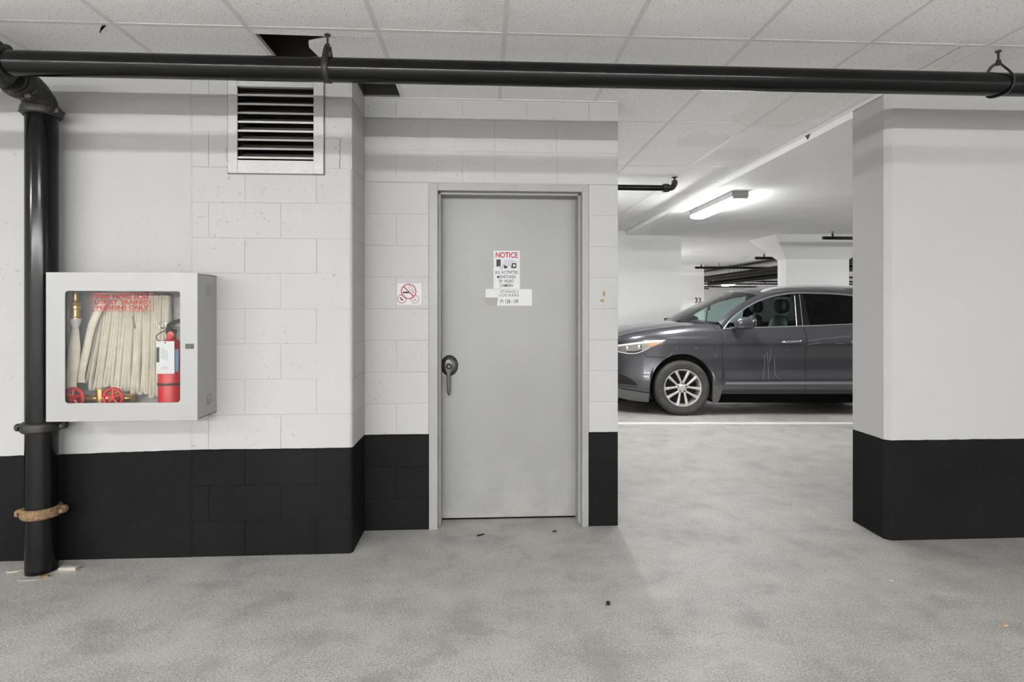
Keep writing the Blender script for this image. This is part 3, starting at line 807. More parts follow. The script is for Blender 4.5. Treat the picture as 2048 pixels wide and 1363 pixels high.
text('line', 'STORAGE 2', .176, 1.514, .122, .0165, YP-.0016, M_GREYINK, tp, bold=.004)
text('line', 'LOCKERS', .174, 1.490, .130, .0165, YP-.0016, M_GREYINK, tp, bold=.004)
text('line', 'P1 128 - 139', .176, 1.449, .118, .025, YP-.0013, M_INK, tp, bold=.006)

# no-smoking decal
nd = thing('no_smoking_decal', (-.466, YD, 1.425), 'no smoking decal of three red circles left of door', 'sticker')
m = MB(); m.box(-.543, -.389, YD-.0022, YD-.001, 1.425, 1.561); m.build('film', M_STICK, nd, smooth=False)
yt = YD-.0022
m = MB(); m.annulus(-.512, 1.462, .0245, .0285, yt, 32, R(40), R(400)); m.build('small_circle', M_DKRED, nd, smooth=False)
m = MB(); m.annulus(-.430, 1.460, .0235, .0268, yt, 32, R(135), R(450)); m.build('small_circle', M_DKRED, nd, smooth=False)
m = MB(); m.lathe([(.0001,-.0005),(.046,-.0005),(.046,0)], (-.470, yt, 1.509), 'y', 40); m.build('disc', M_STICK, nd, smooth=False)
m = MB(); m.annulus(-.470, 1.509, .0425, .049, yt-.0005, 48); m.prism([(-.470+a, 1.509+b) for a, b in ((-.034,.0285),(-.0285,.034),(.034,-.0285),(.0285,-.034))], 'y', yt-.0012, yt-.0005); m.build('prohibition_ring', M_DKRED, nd, smooth=False)
m = MB(); m.box(-.506, -.466, yt-.001, yt-.0004, 1.4975, 1.5085); m.build('cigarette', M_INK, nd, smooth=False)
m = MB()
for pl in ([(-.448,1.513),(-.452,1.515),(-.464,1.522),(-.472,1.534),(-.470,1.545),(-.462,1.546),(-.455,1.536),(-.446,1.526),(-.438,1.512),(-.437,1.494)], [(-.460,1.515),(-.452,1.516),(-.447,1.508),(-.444,1.499)]):
    m.tube([(a, yt-.0008, b) for a, b in pl], .0014, 6)
m.build('hand', M_GREYINK, nd)
m = MB(); m.prism([(-.524,1.470),(-.518,1.474),(-.508,1.456),(-.500,1.462),(-.503,1.452),(-.516,1.452)], 'y', yt-.0008, yt); m.build('small_picture', M_INK, nd, smooth=False)
m = MB(); m.tube([(-.442,1.456,0),(-.432,1.454,0),(-.420,1.456,0)] and [(-.445,yt-.0008,1.455),(-.434,yt-.0008,1.452),(-.420,yt-.0008,1.456)], .0016, 6); m.tube([(-.436,yt-.0008,1.466),(-.428,yt-.0008,1.453)], .0016, 6); m.build('small_picture', M_GREYINK, nd)
# ochre stains on the strip right of the door
for (sx, sz, rx, rz) in ((.778, 1.496, .010, .017), (.768, 1.452, .013, .011)):
    pts = [(sx+rx*math.cos(a)*random.uniform(.75, 1.15), sz+rz*math.sin(a)*random.uniform(.75, 1.15)) for a in [2*math.pi*k/12 for k in range(12)]]
    m = MB(); m.prism(pts, 'y', YD-.0016, YD+.001); m.build('stain', M_STAIN, wall_door, smooth=False)

# ------------------------------------------------------------------ fire hose cabinet
CX0, CX1, CY0, CZ0, CZ1 = -2.263, -1.499, 3.025, 0.814, 1.589
WX0, WX1, WZ0, WZ1 = -2.169, -1.587, 0.909, 1.493
cb = thing('fire_hose_cabinet', ((CX0+CX1)/2, YL, CZ0), 'white steel fire hose cabinet with glass front on left wall', 'cabinet')
t_ = .003
def shell(name, mat, *b):
    m = MB(); m.box(*b); return m.build(name, mat, cb, smooth=False)
shell('side_panel', M_CAB, CX0+.004, CX0+.004+t_, CY0+.018, YL-.0015, CZ0+.004, CZ1-.004)
sp = shell('side_panel', M_CAB, CX1-.004-t_, CX1-.004, CY0+.018, YL-.0015, CZ0+.004, CZ1-.004)
shell('top_panel', M_CAB, CX0+.004, CX1-.004, CY0+.018, YL-.0015, CZ1-.004-t_, CZ1-.004)
shell('bottom_panel', M_CAB, CX0+.004, CX1-.004, CY0+.018, YL-.0015, CZ0+.004, CZ0+.004+t_)
shell('back_panel', M_CABIN, CX0+.007, CX1-.007, YL-.006, YL-.002, CZ0+.007, CZ1-.007)
for zz in (1.50, .905):
    m = MB()
    for r0, r1 in ((.030, .033), (.021, .0235), (.011, .0135)):
        rows = [[(CX1-.004+h, 3.15+rr*math.cos(a), zz+rr*math.sin(a)) for a in [2*math.pi*k/28 for k in range(28)]] for rr, h in ((r0, 0), (r0, .003), (r1, .003), (r1, 0))]
        m.grid(rows, close_v=True)
    m.build('knockout', M_CAB, sp)
def rrect(x0, x1, z0, z1, r, n=6):
    out = []
    for cx_, cz_, a0 in ((x1-r, z1-r, 0), (x0+r, z1-r, 90), (x0+r, z0+r, 180), (x1-r, z0+r, 270)):
        out += [(cx_+r*math.cos(R(a0+90*k/n)), cz_+r*math.sin(R(a0+90*k/n))) for k in range(n+1)]
    return out
inn = rrect(WX0, WX1, WZ0, WZ1, .018); outr = rrect(CX0, CX1, CZ0, CZ1, .0025)
rows = [[(a, CY0+.018, b) for a, b in outr], [(a, CY0, b) for a, b in outr], [(a, CY0, b) for a, b in inn], [(a, CY0+.004, b) for a, b in inn]]
m = MB(); m.grid(rows, close_v=True); cdoor = m.build('door', M_CAB, cb, angle=30)
m = MB(); m.box(WX0-.01, WX1+.01, CY0+.005, CY0+.008, WZ0-.01, WZ1+.01); pane = m.build('glass_pane', G_CLEAR, cdoor, smooth=False)
m = MB(); m.box(-1.560, -1.517, CY0-.004, CY0, 1.190, 1.216); m.build('latch', M_STEEL, cdoor, bevel=.001)
m = MB(); m.box(-1.553, -1.524, CY0-.0065, CY0-.004, 1.195, 1.211); m.build('latch_tongue', M_STEEL, cdoor, bevel=.001)
stx0, stx1, stz0, stz1 = -2.039, -1.724, 1.388, 1.481
gd = thing('hose_warning_decal', ((stx0+stx1)/2, CY0+.0045, stz0), 'clear decal with red lettering on the hose cabinet glass', 'sticker')
m = MB(); ro = rrect(stx0, stx1, stz0, stz1, .004, 3); ri = rrect(stx0+.0025, stx1-.0025, stz0+.0025, stz1-.0025, .003, 3)
m.grid([[(a, CY0+.0046, b) for a, b in ro], [(a, CY0+.0042, b) for a, b in ro], [(a, CY0+.0042, b) for a, b in ri], [(a, CY0+.0046, b) for a, b in ri]], close_u=True, close_v=True)
m.build('border', M_REDINK, gd, smooth=False)
m = MB(); m.prism(ro, 'y', CY0+.0047, CY0+.0049); m.build('film', glass('decal_film', (.99, .965, .955), .3), gd, smooth=False)
for i, (tx, w_) in enumerate((('FIRE HOSE FOR', .262), ('USE BY TRAINED', .280), ('PERSONS ONLY', .262))):
    text('line', tx, (stx0+stx1)/2, stz1-.020-i*.0275, w_, .0215, CY0+.0046, M_REDINK, gd, bold=.009)

# folded hose on its rack
rk = thing('hose_rack', (-1.92, 3.18, 1.44), 'steel rack bar holding the folded hose in the cabinet', 'rack')
m = MB(); m.box(-2.10, -1.66, 3.19, 3.215, 1.492, 1.504); m.build('rack_bar', M_STEEL_L, rk, bevel=.002)
m = MB(); m.box(-1.90, -1.87, 3.215, YL-.0065, 1.488, 1.506); m.build('rack_arm', M_STEEL, rk)
nS = 27
top = [(-2.075 + .375*(i/(nS-1))**.95) for i in range(nS)]
bot = [(-2.150 + .455*(i/(nS-1))**.92) for i in range(nS)]
botz = [(-.0, 1.012), (.08, .975), (.2, .975), (.3, .99), (.42, .955), (.6, .955), (.75, .935), (.9, .94), (1.0, .93)]
pts = []
for i in range(nS):
    f_ = i/(nS-1); zb_ = spline(botz, f_) + (0.010 if (i//2) % 3 == 0 else -.006)
    zt_ = 1.455 if f_ > .45 else 1.40 + .055*(f_/.45)
    jit = .004*math.sin(i*2.3)
    col = [(top[i], zt_), (top[i]*.7+bot[i]*.3+jit*.3, zt_*.66+zb_*.34), (top[i]*.3+bot[i]*.7+jit, zt_*.3+zb_*.7), (bot[i], zb_+.012)]
    if i % 2 == 1: col = col[::-1]
    pts += col
    if i < nS-1:
        if i % 2 == 0: pts.append(((bot[i]+bot[i+1])/2, zb_-.004))
        else: pts.append(((top[i]+top[i+1])/2, zt_+.010))
path = catmull([(a*1.022, 3.203 + .004*math.sin(k*.9), 1.4+(b-1.4)*1.026) for k, (a, b) in enumerate(pts)], 4)
hose = MB().tube(path, .0081, 12, up=(0, 1, 0), flat=(1.0, 2.8)).build('fire_hose', M_HOSE)
tag(hose, 'cream canvas fire hose hung in tight folds inside cabinet', 'hose')
# hose tail and nozzle at the left
nz = thing('hose_nozzle', (-2.19, 3.13, 1.0), 'brass hose nozzle with white tail at cabinet left', 'nozzle')
m = MB(); m.lathe([(.012,.16),(.014,.155),(.013,.10),(.020,.098),(.024,.085),(.018,.075),(.026,.07),(.026,.055),(.022,.05),(.022,.012),(.026,.008),(.026,0)], (-2.189, 3.13, 1.345), 'z', 20); m.build('brass_body', M_BRASS, nz)
m = MB(); m.lathe([(.028,.048),(.026,.03),(.016,.004),(.016,0)], (-2.189, 3.13, 1.298), 'z', 20); m.build('white_collar', M_PAPER, nz)
m = MB(); m.tube(catmull([(-2.189,3.13,1.30),(-2.193,3.13,1.22),(-2.20,3.13,1.12),(-2.213,3.13,1.03),(-2.214,3.13,.96)], 6), [.015+.016*min(1, i/8) for i in range(25)], 12, up=(0,1,0), flat=(1, .6)); m.build('hose_tail', M_HOSE, nz)
m = MB(); m.tube(catmull([(-2.06,3.155,1.44),(-2.115,3.152,1.32),(-2.145,3.15,1.18),(-2.172,3.15,1.05),(-2.172,3.15,1.0)], 6), .022, 12, up=(0,1,0), flat=(.9, .6)); m.build('hose_loop', M_HOSE, nz)
# valve with two red wheels
vv = thing('hose_valve', (-2.07, 3.15, .83), 'hose valve with two red hand wheels at cabinet bottom', 'valve')
m = MB(); m.tube([(-2.24,3.15,.915),(-1.90,3.15,.915)], .020, 14); m.tube([(-2.07,3.15,.85),(-2.07,3.15,.965)], .024, 14); m.lathe([(.02,-.02),(.032,-.018),(.032,.018),(.02,.02)], (-2.0,3.15,.915), 'x', 16); m.build('valve_body', M_BRASS, vv)
for wx, wr in ((-2.176, .050), (-1.972, .048)):
    wh = MB(); wh.tube([(wx+wr*math.cos(a), 3.095, .926+wr*math.sin(a)) for a in [2*math.pi*k/32 for k in range(32)]], .008, 10, closed=True)
    for k in range(5):
        a = 2*math.pi*k/5 + .3; wh.tube([(wx+.008*math.cos(a), 3.093, .926+.008*math.sin(a)), (wx+wr*math.cos(a), 3.095, .926+wr*math.sin(a))], .0075, 8)
    wh.lathe([(.0001,-.012),(.014,-.012),(.016,0),(.014,.02)], (wx, 3.095, .926), 'y', 16)
    wh.build('hand_wheel', M_RED, vv)
    m = MB(); m.tube([(wx, 3.10, .926), (wx, 3.14, .918)], .007, 8); m.build('valve_stem', M_STEEL, vv)
# extinguisher with tag
ex, ey, er = -1.676, 3.105, .062
fe = thing('fire_extinguisher', (ex, ey, CZ0+.007), 'red fire extinguisher standing in the hose cabinet', 'extinguisher')
m = MB(); m.lathe([(.0001,0),(.054,0),(er,.008),(er,.36),(.057,.385),(.042,.405),(.026,.415),(.022,.43),(.0001,.43)], (ex, ey, CZ0+.007), 'z', 36); m.build('cylinder', M_RED, fe)
m = MB(); m.lathe([(er-.002,0),(er+.003,0),(er+.003,.013),(er-.002,.013)], (ex, ey, .993), 'z', 36); m.build('strap', M_RUBBER, fe)
m = MB()
rows = [[(ex+(er+.0008)*math.sin(a), ey-(er+.0008)*math.cos(a), z_) for a in [R(-10+i*70/12) for i in range(13)]] for z_ in (1.065, 1.185)]
m.grid(rows); m.build('label', M_BLUELAB, fe)
m = MB(); m.lathe([(.022,0),(.022,.02),(.026,.022),(.026,.05),(.0001,.055)], (ex, ey, 1.245), 'z', 18); m.build('valve_head', M_VBLACK, fe)
m = MB(); m.box(-1.73, -1.60, ey-.012, ey+.012, 1.292, 1.300); m.build('lever_lower', M_STEEL, fe, bevel=.002)
m = MB(); m.tube(catmull([(-1.70,ey,1.300),(-1.67,ey,1.322),(-1.63,ey,1.335),(-1.59,ey,1.340)], 5), .011, 10); m.build('lever_upper', M_VBLACK, fe)
m = MB(); m.tube([(-1.705+.019*math.cos(a), ey-.03, 1.312+.021*math.sin(a)) for a in [2*math.pi*k/24 for k in range(24)]], .0026, 8, closed=True); m.build('pull_ring', M_STEEL_L, fe)
m = MB(); m.lathe([(.0001,-.016),(.017,-.014),(.018,0)], (-1.660, ey-.024, 1.262), 'y', 18); m.build('gauge', M_RED, fe)
m = MB(); m.tube(catmull([(-1.695,ey-.02,1.285),(-1.722,ey-.05,1.26),(-1.715,ey-.058,1.235),(-1.672,ey-.060,1.222)], 5), .0025, 6); m.build('seal_wire', M_VBLACK, fe)
tg = thing('inspection_tag', (-1.671, 3.041, 1.058), 'white inspection tag hanging on the fire extinguisher', 'tag')
m = MB(); m.box(-1.717, -1.625, 3.0405, 3.0415, 1.058, 1.229); m.build('card', M_PAPER, tg, smooth=False)
m = MB(); m.box(-1.7165, -1.702, 3.0398, 3.0405, 1.118, 1.197); m.build('dark_strip', M_INK, tg, smooth=False)
m = MB(); m.lathe([(.0001,-.001),(.004,-.001),(.004,0)], (-1.672, 3.0405, 1.221), 'y', 10); m.build('eyelet', M_INK, tg)
m = MB()
for i in range(5):
    xx = -1.692+i*.008; m.tube([(xx+.003*math.sin(k*2.1+i), 3.0402, 1.195-.011*k-.004*i) for k in range(6)], .0006, 5)
m.build('handwriting', M_GREYINK, tg)
m = MB(); m.box(-1.690, -1.656, 3.0400, 3.0405, 1.0895, 1.0915); m.box(-1.694, -1.652, 3.0400, 3.0405, 1.0825, 1.0838); m.build('fine_print', M_GREYINK, tg, smooth=False)
m = MB(); m.tube([(-1.824, 3.02, 1.360), (-1.812, 3.02, 1.296)], .0045, 8, flat=(1, .4)); m.build('glass_breaker', M_STEEL, cdoor)

# ------------------------------------------------------------------ sprinkler lines beyond the opening
def sprinkler_line(label, pts, r, heads, group=None, name='sprinkler_pipe', hang=()):
    t = thing(name, pts[0], label, 'pipe', group)
    MB().tube(pts, r, 14).build('pipe', M_PIPE, t)
    for hx in [p for p in hang]:
        q = (hx, pts[0][1]) if abs(pts[0][0]-pts[1][0]) > .1 else (pts[0][0], hx)
        MB().tube([(q[0], q[1], pts[0][2]), (q[0], q[1], SLAB)], .006, 6).build('hanger_rod', M_CPL, t)
    for hx, hy, hz in heads:
        m = MB(); m.lathe([(r*.5,0),(r*.55,.03),(r*.9,.032),(r*.9,.042),(r*.35,.045),(.004,.075),(.0001,.075)], (hx, hy, hz+r*.8), 'z', 12)
        m.lathe([(.0001,.074),(r*1.0,.074),(r*1.0,.078),(.0001,.078)], (hx, hy, hz+r*.8), 'z', 12); m.build('sprinkler_head', M_CPL, t)
    return t
t = thing('sprinkler_pipe', (1.2, 5.53, 2.61), 'short black sprinkler pipe with upturned elbow under tile ceiling', 'pipe')
MB().tube([(.865, 5.53, 2.61), (1.84, 5.53, 2.61)], .029, 16).build('pipe', M_PIPE, t)
MB().lathe([(.029,-.03),(.041,-.03),(.043,0),(.041,.03),(.029,.03)], (1.83, 5.53, 2.61), 'x', 16).build('coupling', M_CPL, t)
MB().tube([(1.82,5.53,2.61)] + [(1.87+.05*math.sin(a), 5.53, 2.61+.05*(1-math.cos(a))) for a in [R(i*15) for i in range(7)]] + [(1.92,5.53,2.682)], .030, 14).build('elbow', M_CPL, t)
m = MB(); m.lathe([(.016,0),(.018,.012),(.010,.016),(.010,.03),(.03,.034),(.03,.038),(.0001,.038)], (1.92,5.53,2.68), 'z', 14); m.build('sprinkler_head', M_CPL, t)
sprinkler_line('black sprinkler pipe end hanging right of the flared capital', [(5.40,8.64,2.525),(8.6,8.64,2.525)], .027, [(5.56,8.64,2.525)], hang=(6.6, 8.2))
sprinkler_line('black sprinkler pipe ending left of the flared capital', [(6.02,12.1,2.52),(8.5,12.1,2.52)], .032, [(6.22,12.1,2.52)], hang=(6.75, 8.2))
sprinkler_line('lowest black sprinkler pipe in front of the number wall', [(5.78,15.0,2.52),(9.0,15.0,2.52)], .032, [(5.95,15.0,2.52)], hang=(6.45, 6.75, 8.4))
for i, (x_, z_, r_, y0_, y1_) in enumerate(((7.27,2.42,.045,10.5,18.3),(7.42,2.39,.075,10.5,18.3),(7.62,2.39,.075,10.5,18.3),(7.82,2.39,.075,10.5,18.3),(7.15,2.605,.028,12.5,18.3),(7.52,2.23,.07,10.5,18.3),(7.72,2.23,.06,10.5,18.3))):
    sprinkler_line(['thin leftmost dark pipe of the bundle', 'upper left thick dark pipe of the bundle', 'upper middle thick dark pipe of the bundle', 'upper right thick dark pipe of the bundle', 'small dark pipe above the bundle', 'lower left dark pipe of the bundle', 'lower right dark pipe of the bundle'][i] + ' seen through the far opening', [(x_, y0_, z_), (x_, y1_, z_)], r_, [], 'overhead pipe bundle in the far garage', hang=(11.3, 13.4, 16.2))
for i, (y_, z_, xe) in enumerate(((18.5,2.47,16.5),(20.5,2.42,16.5),(22.5,2.42,16.5),(26.0,2.44,13.0),(28.0,2.43,11.5))):
    sprinkler_line(['first', 'second', 'third', 'fourth', 'fifth'][i] + ' black cross pipe counted from the top in the far opening', [(6.5, y_, z_), (xe, y_, z_)], .033, [(8.2+.9*i, y_, z_), (11+.3*i, y_, z_)], 'cross pipes in the far garage', hang=(8.9+.7*i, 10.3+.4*i, xe-.3))

# ------------------------------------------------------------------ the car
CW = 1.96
car = thing('car', (2.601, 7.168, 0), 'dark grey scuffed SUV parked side-on beyond the opening', 'car')
car.rotation_euler = (0, 0, -THETA)
ORG[car.name] = (0, 0, 0)
D0 = [(-.95,.72),(-.935,.56),(-.91,.42),(-.87,.31),(-.80,.21),(-.70,.13),(-.55,.065),(-.40,.03),(-.2,.008),(0,0),(3.1,0),(3.5,.035),(3.75,.10),(3.9,.19),(3.99,.36),(4.03,.6)]
PR_ = [(.12,.12),(.2,.075),(.28,.05),(.33,.035),(.40,.012),(.47,.004),(.58,.022),(.72,.026),(.86,.010),(.95,0),(1.0,.004),(1.04,.020),(1.10,.042),(1.16,.06),(1.3,.10)]
def side_d(u, z): return spline(D0, u) + spline(PR_, z)
ZB = [(-.95,.23),(-.8,.205),(-.60,.175),(-.4205,.165)]
def zbot(u):
    for c_ in (0.0, 2.9):
        if abs(u - c_) < .42: return .36 + .45*math.sqrt(max(0, 1-((u-c_)/.42)**2))
    if u < 0: return spline(ZB, u)
    if u < 2.5: return .325
    return .30
ZSH = [(-.95,.78),(-.9,.86),(-.76,.95),(-.5,.99),(-.215,1.03),(.17,1.05),(.52,1.055)]
ZHE = [(-.95,.86),(-.9,.935),(-.76,1.035),(-.61,1.082),(-.31,1.135),(-.08,1.16),(.1,1.18),(.225,1.19),(.52,1.20)]
ZHC = [(-.95,.90),(-.92,.99),(-.85,1.07),(-.64,1.155),(-.3,1.205),(0,1.228),(.3,1.235),(.52,1.24)]
def side_col(u, z1, n=16):
    zb_ = zbot(u)
    return [(u, side_d(u, zb_+(z1-zb_)*i/n), zb_+(z1-zb_)*i/n) for i in range(n+1)]
def shoulder(u):
    zs_ = spline(ZSH, u); ds = side_d(u, zs_); zh = spline(ZHE, u); dh = min(ds+.14, .95)
    return [(u, ds+(dh-ds)*(1-math.cos(a)), zs_+(zh-zs_)*math.sin(a)) for a in [R(90*k/5) for k in range(1, 6)]]
def hoodrow(u):
    e = shoulder(u)[-1]; zc_ = spline(ZHC, u)
    near = [(u, e[1]+(CW/2-e[1])*t, e[2]+(zc_-e[2])*math.sin(math.pi/2*t)**.8) for t in [k/8 for k in range(9)]]
    near[2] = (u, near[2][1], near[2][2]+.008)     # raised hood crease
    return near + [(u, CW-p[1], p[2]) for p in near[-2::-1]]
def mir(rows): return [[(p[0], CW-p[1], p[2]) for p in r] for r in rows]
def lin(a, b, n): return [a+(b-a)*i/n for i in range(n+1)]
def both(name, rows, mat, parent=car, **kw):
    pa, pb = parent if isinstance(parent, tuple) else (parent, parent)
    a = MB().grid(rows).build(name, mat, pa, **kw); b = MB().grid(mir(rows)).build(name, mat, pb, **kw); return (a, b)
us_f = [-.95,-.945,-.935,-.925,-.91,-.89,-.87,-.84,-.80,-.76,-.70,-.64,-.58,-.52,-.47,-.4201] + lin(-.4199, -.225, 7)
us_w = lin(-.225, .4199, 22) + [.4201, .47, .52]
rows = [side_col(u, spline(ZSH, u)) + shoulder(u) for u in us_f]
mb = MB().grid(rows); mb.grid(mir(rows))
fr = rows[0]; mb.grid([fr, [(p[0], CW-p[1], p[2]) for p in fr]])
mb.build('front_bumper', M_CARPAINT, car)
both('front_fender', [side_col(u, spline(ZSH, u)) + shoulder(u) for u in us_w], M_CARPAINT)
MB().grid([hoodrow(u) for u in us_f[:-1] + us_w]).build('hood', M_CARPAINT, car)
BELT = [(.5,1.135),(.98,1.150),(1.5,1.166),(2.27,1.195),(3.0,1.24),(3.6,1.30),(4.03,1.30)]
fd = both('front_door', [side_col(u, spline(BELT, u), 26) for u in lin(.52, 1.607, 20)], M_CARPAINT)
rd = both('rear_door', [side_col(u, spline(BELT, u), 26) for u in lin(1.607, 2.4799, 16)], M_CARPAINT)
rows = [side_col(u, spline(BELT, u), 22) for u in lin(2.4801, 3.3199, 28) + [3.3201] + lin(3.4, 3.9, 10) + [3.95, 3.99, 4.02, 4.03]]
mb = MB().grid(rows); mb.grid(mir(rows)); fr = rows[-1]; mb.grid([fr, [(p[0], CW-p[1], p[2]) for p in fr]])
mb.build('rear_quarter', M_CARPAINT, car)
# underbody and wheel housings
m = MB(); m.box(-.80, .42, .27, CW-.27, .16, .55); m.box(.45, 2.46, .16, CW-.16, .15, .36); m.box(2.5, 3.9, .35, CW-.35, .26, .6); m.build('underbody', M_UNDER, car, smooth=False)  # boxes set low and black to darken the gap under the car
for c_ in (0.0, 2.9):
    for sd in (0, 1):
        rows = []
        for d_ in (.035, .10, .36):
            rows.append([(c_+.418*math.cos(a)*(1 if d_ < .2 else 1), d_ if not sd else CW-d_, .36+.448*math.sin(a)) for a in [R(-20+220*k/28) for k in range(29)]])
        mb = MB().grid(rows); mb.v.append((c_, .36 if not sd else CW-.36, .36)); k0 = 2*29
        for k in range(28): mb.f.append((k0+k, k0+k+1, len(mb.v)-1))
        mb.build('wheel_housing', M_VBLACK, car)

# greenhouse
def td(z): return .06 + .205*max(0, z-1.15)/.45
WT = [(.547,1.13),(.644,1.237),(.825,1.373),(1.099,1.512),(1.363,1.586),(1.653,1.616),(2.1,1.605),(2.379,1.578),(2.9,1.53),(3.5,1.44)]
RF = [(.50,1.225,.12),(.66,1.35,.17),(.84,1.462,.23),(1.0,1.543,.285),(1.17,1.605,.335),(1.36,1.648,.36),(1.65,1.675,.37),(2.1,1.675,.37),(2.4,1.655,.37),(2.9,1.62,.37),(3.5,1.545,.40)]
us_r = [.547,.60,.644,.73,.825,.92,1.0,1.099,1.20,1.30,1.40,1.52,1.653,1.8,1.95,2.1,2.25,2.4,2.65,2.9,3.2,3.5]
def rail(u):
    ru = [(p[0], p[1]) for p in RF]; rdd = [(p[0], p[2]) for p in RF]
    return (u, spline(rdd, u), spline(ru, u))
rows = []
for u in us_r:
    z_ = spline(WT, u); w_ = (u, td(z_), z_)
    uu = u if u > .9 else .50+(u-.547)*(.9-.50)/(.9-.547)
    r_ = rail(uu)
    mid = ((w_[0]+r_[0])/2, (w_[1]+r_[1])/2-.018, (w_[2]+r_[2])/2+.012)
    rows.append([w_, mid, r_])
both('roof_side', rows, M_CARPAINT)
def glassrows(us, lo=lambda u: spline(BELT, u), n=8, hi=lambda u: spline(WT, u), off=0.006):
    return [[(u, td(z)+off, z) for z in lin(lo(u), max(hi(u), lo(u)+.002), n)] for u in us]
both('front_side_window', glassrows(lin(.565, 1.535, 16)), G_SIDE)
both('pillar', glassrows(lin(1.530, 1.70, 4), off=.002), M_PILLAR)
both('rear_side_window', glassrows(lin(1.70, 2.62, 12)), G_REAR)
both('rear_pillar', glassrows(lin(2.60, 3.50, 10), off=.0), M_PILLAR)
for sd in (0, 1):
    def S(p): return p if not sd else (p[0], CW-p[1], p[2])
    m = MB(); m.tube([S((u, td(spline(WT, u))-.002, spline(WT, u)-.003)) for u in lin(.55, 2.9, 50)], .0085, 8, flat=(1, .6)); m.build('window_trim', M_SATIN, car)
    m = MB(); m.tube([S((u, td(spline(BELT, u))-.004, spline(BELT, u)+.003)) for u in lin(.56, 2.9, 40)], .008, 8, flat=(1, .7)); m.build('belt_trim', M_SATIN, car)
    m = MB(); m.tube([S((1.513+.066*t, td(1.17+.41*t)-.002, 1.17+.41*t)) for t in lin(0, 1, 6)], .005, 8); m.build('pillar_trim', M_SATIN, car)
    m = MB(); m.tube([S((1.595+.056*t, td(1.17+.42*t)-.001, 1.17+.42*t)) for t in lin(0, 1, 6)], .0035, 6); m.build('pillar_gap', M_SATIN, car)
    m = MB(); m.tube(catmull([S(p) for p in ((1.20,.43,1.630),(1.32,.41,1.668),(1.45,.40,1.690),(1.65,.39,1.703),(2.1,.39,1.703),(2.6,.39,1.68),(3.1,.39,1.64),(3.25,.40,1.60))], 6), [.008,.012,.016,.019]+[.021]*39, 10, flat=(1, .9)); m.build('roof_rail', M_RAIL, car)
def roofrow(u):
    r_ = rail(u); out_ = []
    for k in range(17):
        t = k/16; q_ = 1-(2*t-1)**2
        uu = u - q_*.14*max(0, 1-(u-1.112)/.5)
        out_.append((uu, r_[1]+(CW-2*r_[1])*t, r_[2]+.062*q_))
    return out_
MB().grid([roofrow(u) for u in [1.112,1.2,1.3,1.45,1.65,1.9,2.2,2.5,2.9,3.2,3.5]]).build('roof', M_CARPAINT, car)
ws = []
for t in lin(0, 1, 12):
    uu = .50+(1.112-.50)*t; a_ = rail(uu); row = []
    cz = 1.228+(1.651-1.228)*(t+.12*t*(1-t)); cu = .06+(.973-.06)*t
    for k in range(17):
        s_ = k/16; q_ = 1-abs(2*s_-1)**2.4
        row.append((a_[0]+(cu-a_[0])*q_, a_[1]+(CW-2*a_[1])*s_, a_[2]+(cz-a_[2])*q_))
    ws.append(row)
MB().grid(ws).build('windshield', G_WIND, car)
rg = [[(3.5+.42*t-.05*(1-(2*s_-1)**2)*0, .40+(-.28*t)+(CW-2*(.40-.28*t))*s_, 1.545+.06*(1-(2*s_-1)**2)*(1-t)-.245*t) for s_ in lin(0, 1, 10)] for t in lin(0, 1, 6)]
MB().grid(rg).build('rear_window', G_REAR, car)
# door mirrors
for sd in (0, 1):
    def S(p): return p if not sd else (p[0], CW-p[1], p[2])
    mb = MB(); mb.ellipsoid((.745, -.125, 1.222), (.125, .095, .074), 20, 12, .72)
    if sd: mb.v = [S(p) for p in mb.v]
    mo = mb.build('door_mirror', M_CARPAINT, car)
    mb = MB(); mb.tube([S((.66,.07,1.155)), S((.665,.0,1.15)), S((.70,-.07,1.16))], [.03,.026,.022], 10, flat=(.6, 1)); mb.build('mirror_arm', M_CHROME if not sd else M_CARPAINT, mo)
    mb = MB(); mb.ellipsoid((.745, -.125, 1.165), (.118, .088, .026), 16, 8, .8)
    if sd: mb.v = [S(p) for p in mb.v]
    mb.build('mirror_base', M_PLASTIC, mo)
    mb = MB(); mb.ellipsoid((.866, -.125, 1.222), (.008, .08, .058), 16, 8, .7)
    if sd: mb.v = [S(p) for p in mb.v]
    mb.build('mirror_glass', M_CHROME, mo)

# surface patches: lamps, lip, trims
def patch(u0, u1, lo, hi, off, nu=14, nz=5):
    return [[(u, side_d(u, z)-off, z) for z in lin(lo(u), hi(u), nz)] for u in lin(u0, u1, nu)]
HT = [(-.86,.905),(-.762,.928),(-.557,.964),(-.34,.991),(-.225,.994)]
HB = [(-.86,.835),(-.762,.812),(-.66,.803),(-.60,.808),(-.524,.833),(-.431,.884),(-.315,.934),(-.225,.990)]
hl_t = lambda u: spline(HT, u); hl_b = lambda u: spline(HB, u)
hlo = both('headlight', patch(-.86, -.225, hl_b, hl_t, .003, 26, 6), M_HL)
both('headlight_amber', patch(-.435, -.285, lambda u: hl_b(u)+.008, lambda u: hl_t(u)-.030+max(0, (u+.36))*.1, .006, 8, 3), M_AMBER, hlo)
both('headlight_upper_strip', patch(-.86, -.225, lambda u: max(hl_t(u)-.026+max(0, u+.42)*.09, hl_b(u)), hl_t, .007, 24, 2), M_HLRIM, hlo)
both('headlight_lower_strip', patch(-.86, -.43, hl_b, lambda u: hl_b(u)+.010, .007, 18, 2), M_HLRIM, hlo)
both('headlight_bezel', patch(-.70, -.52, lambda u: hl_b(u)+.012, lambda u: hl_b(u)+.034, .0055, 10, 2), M_PLASTIC, hlo)
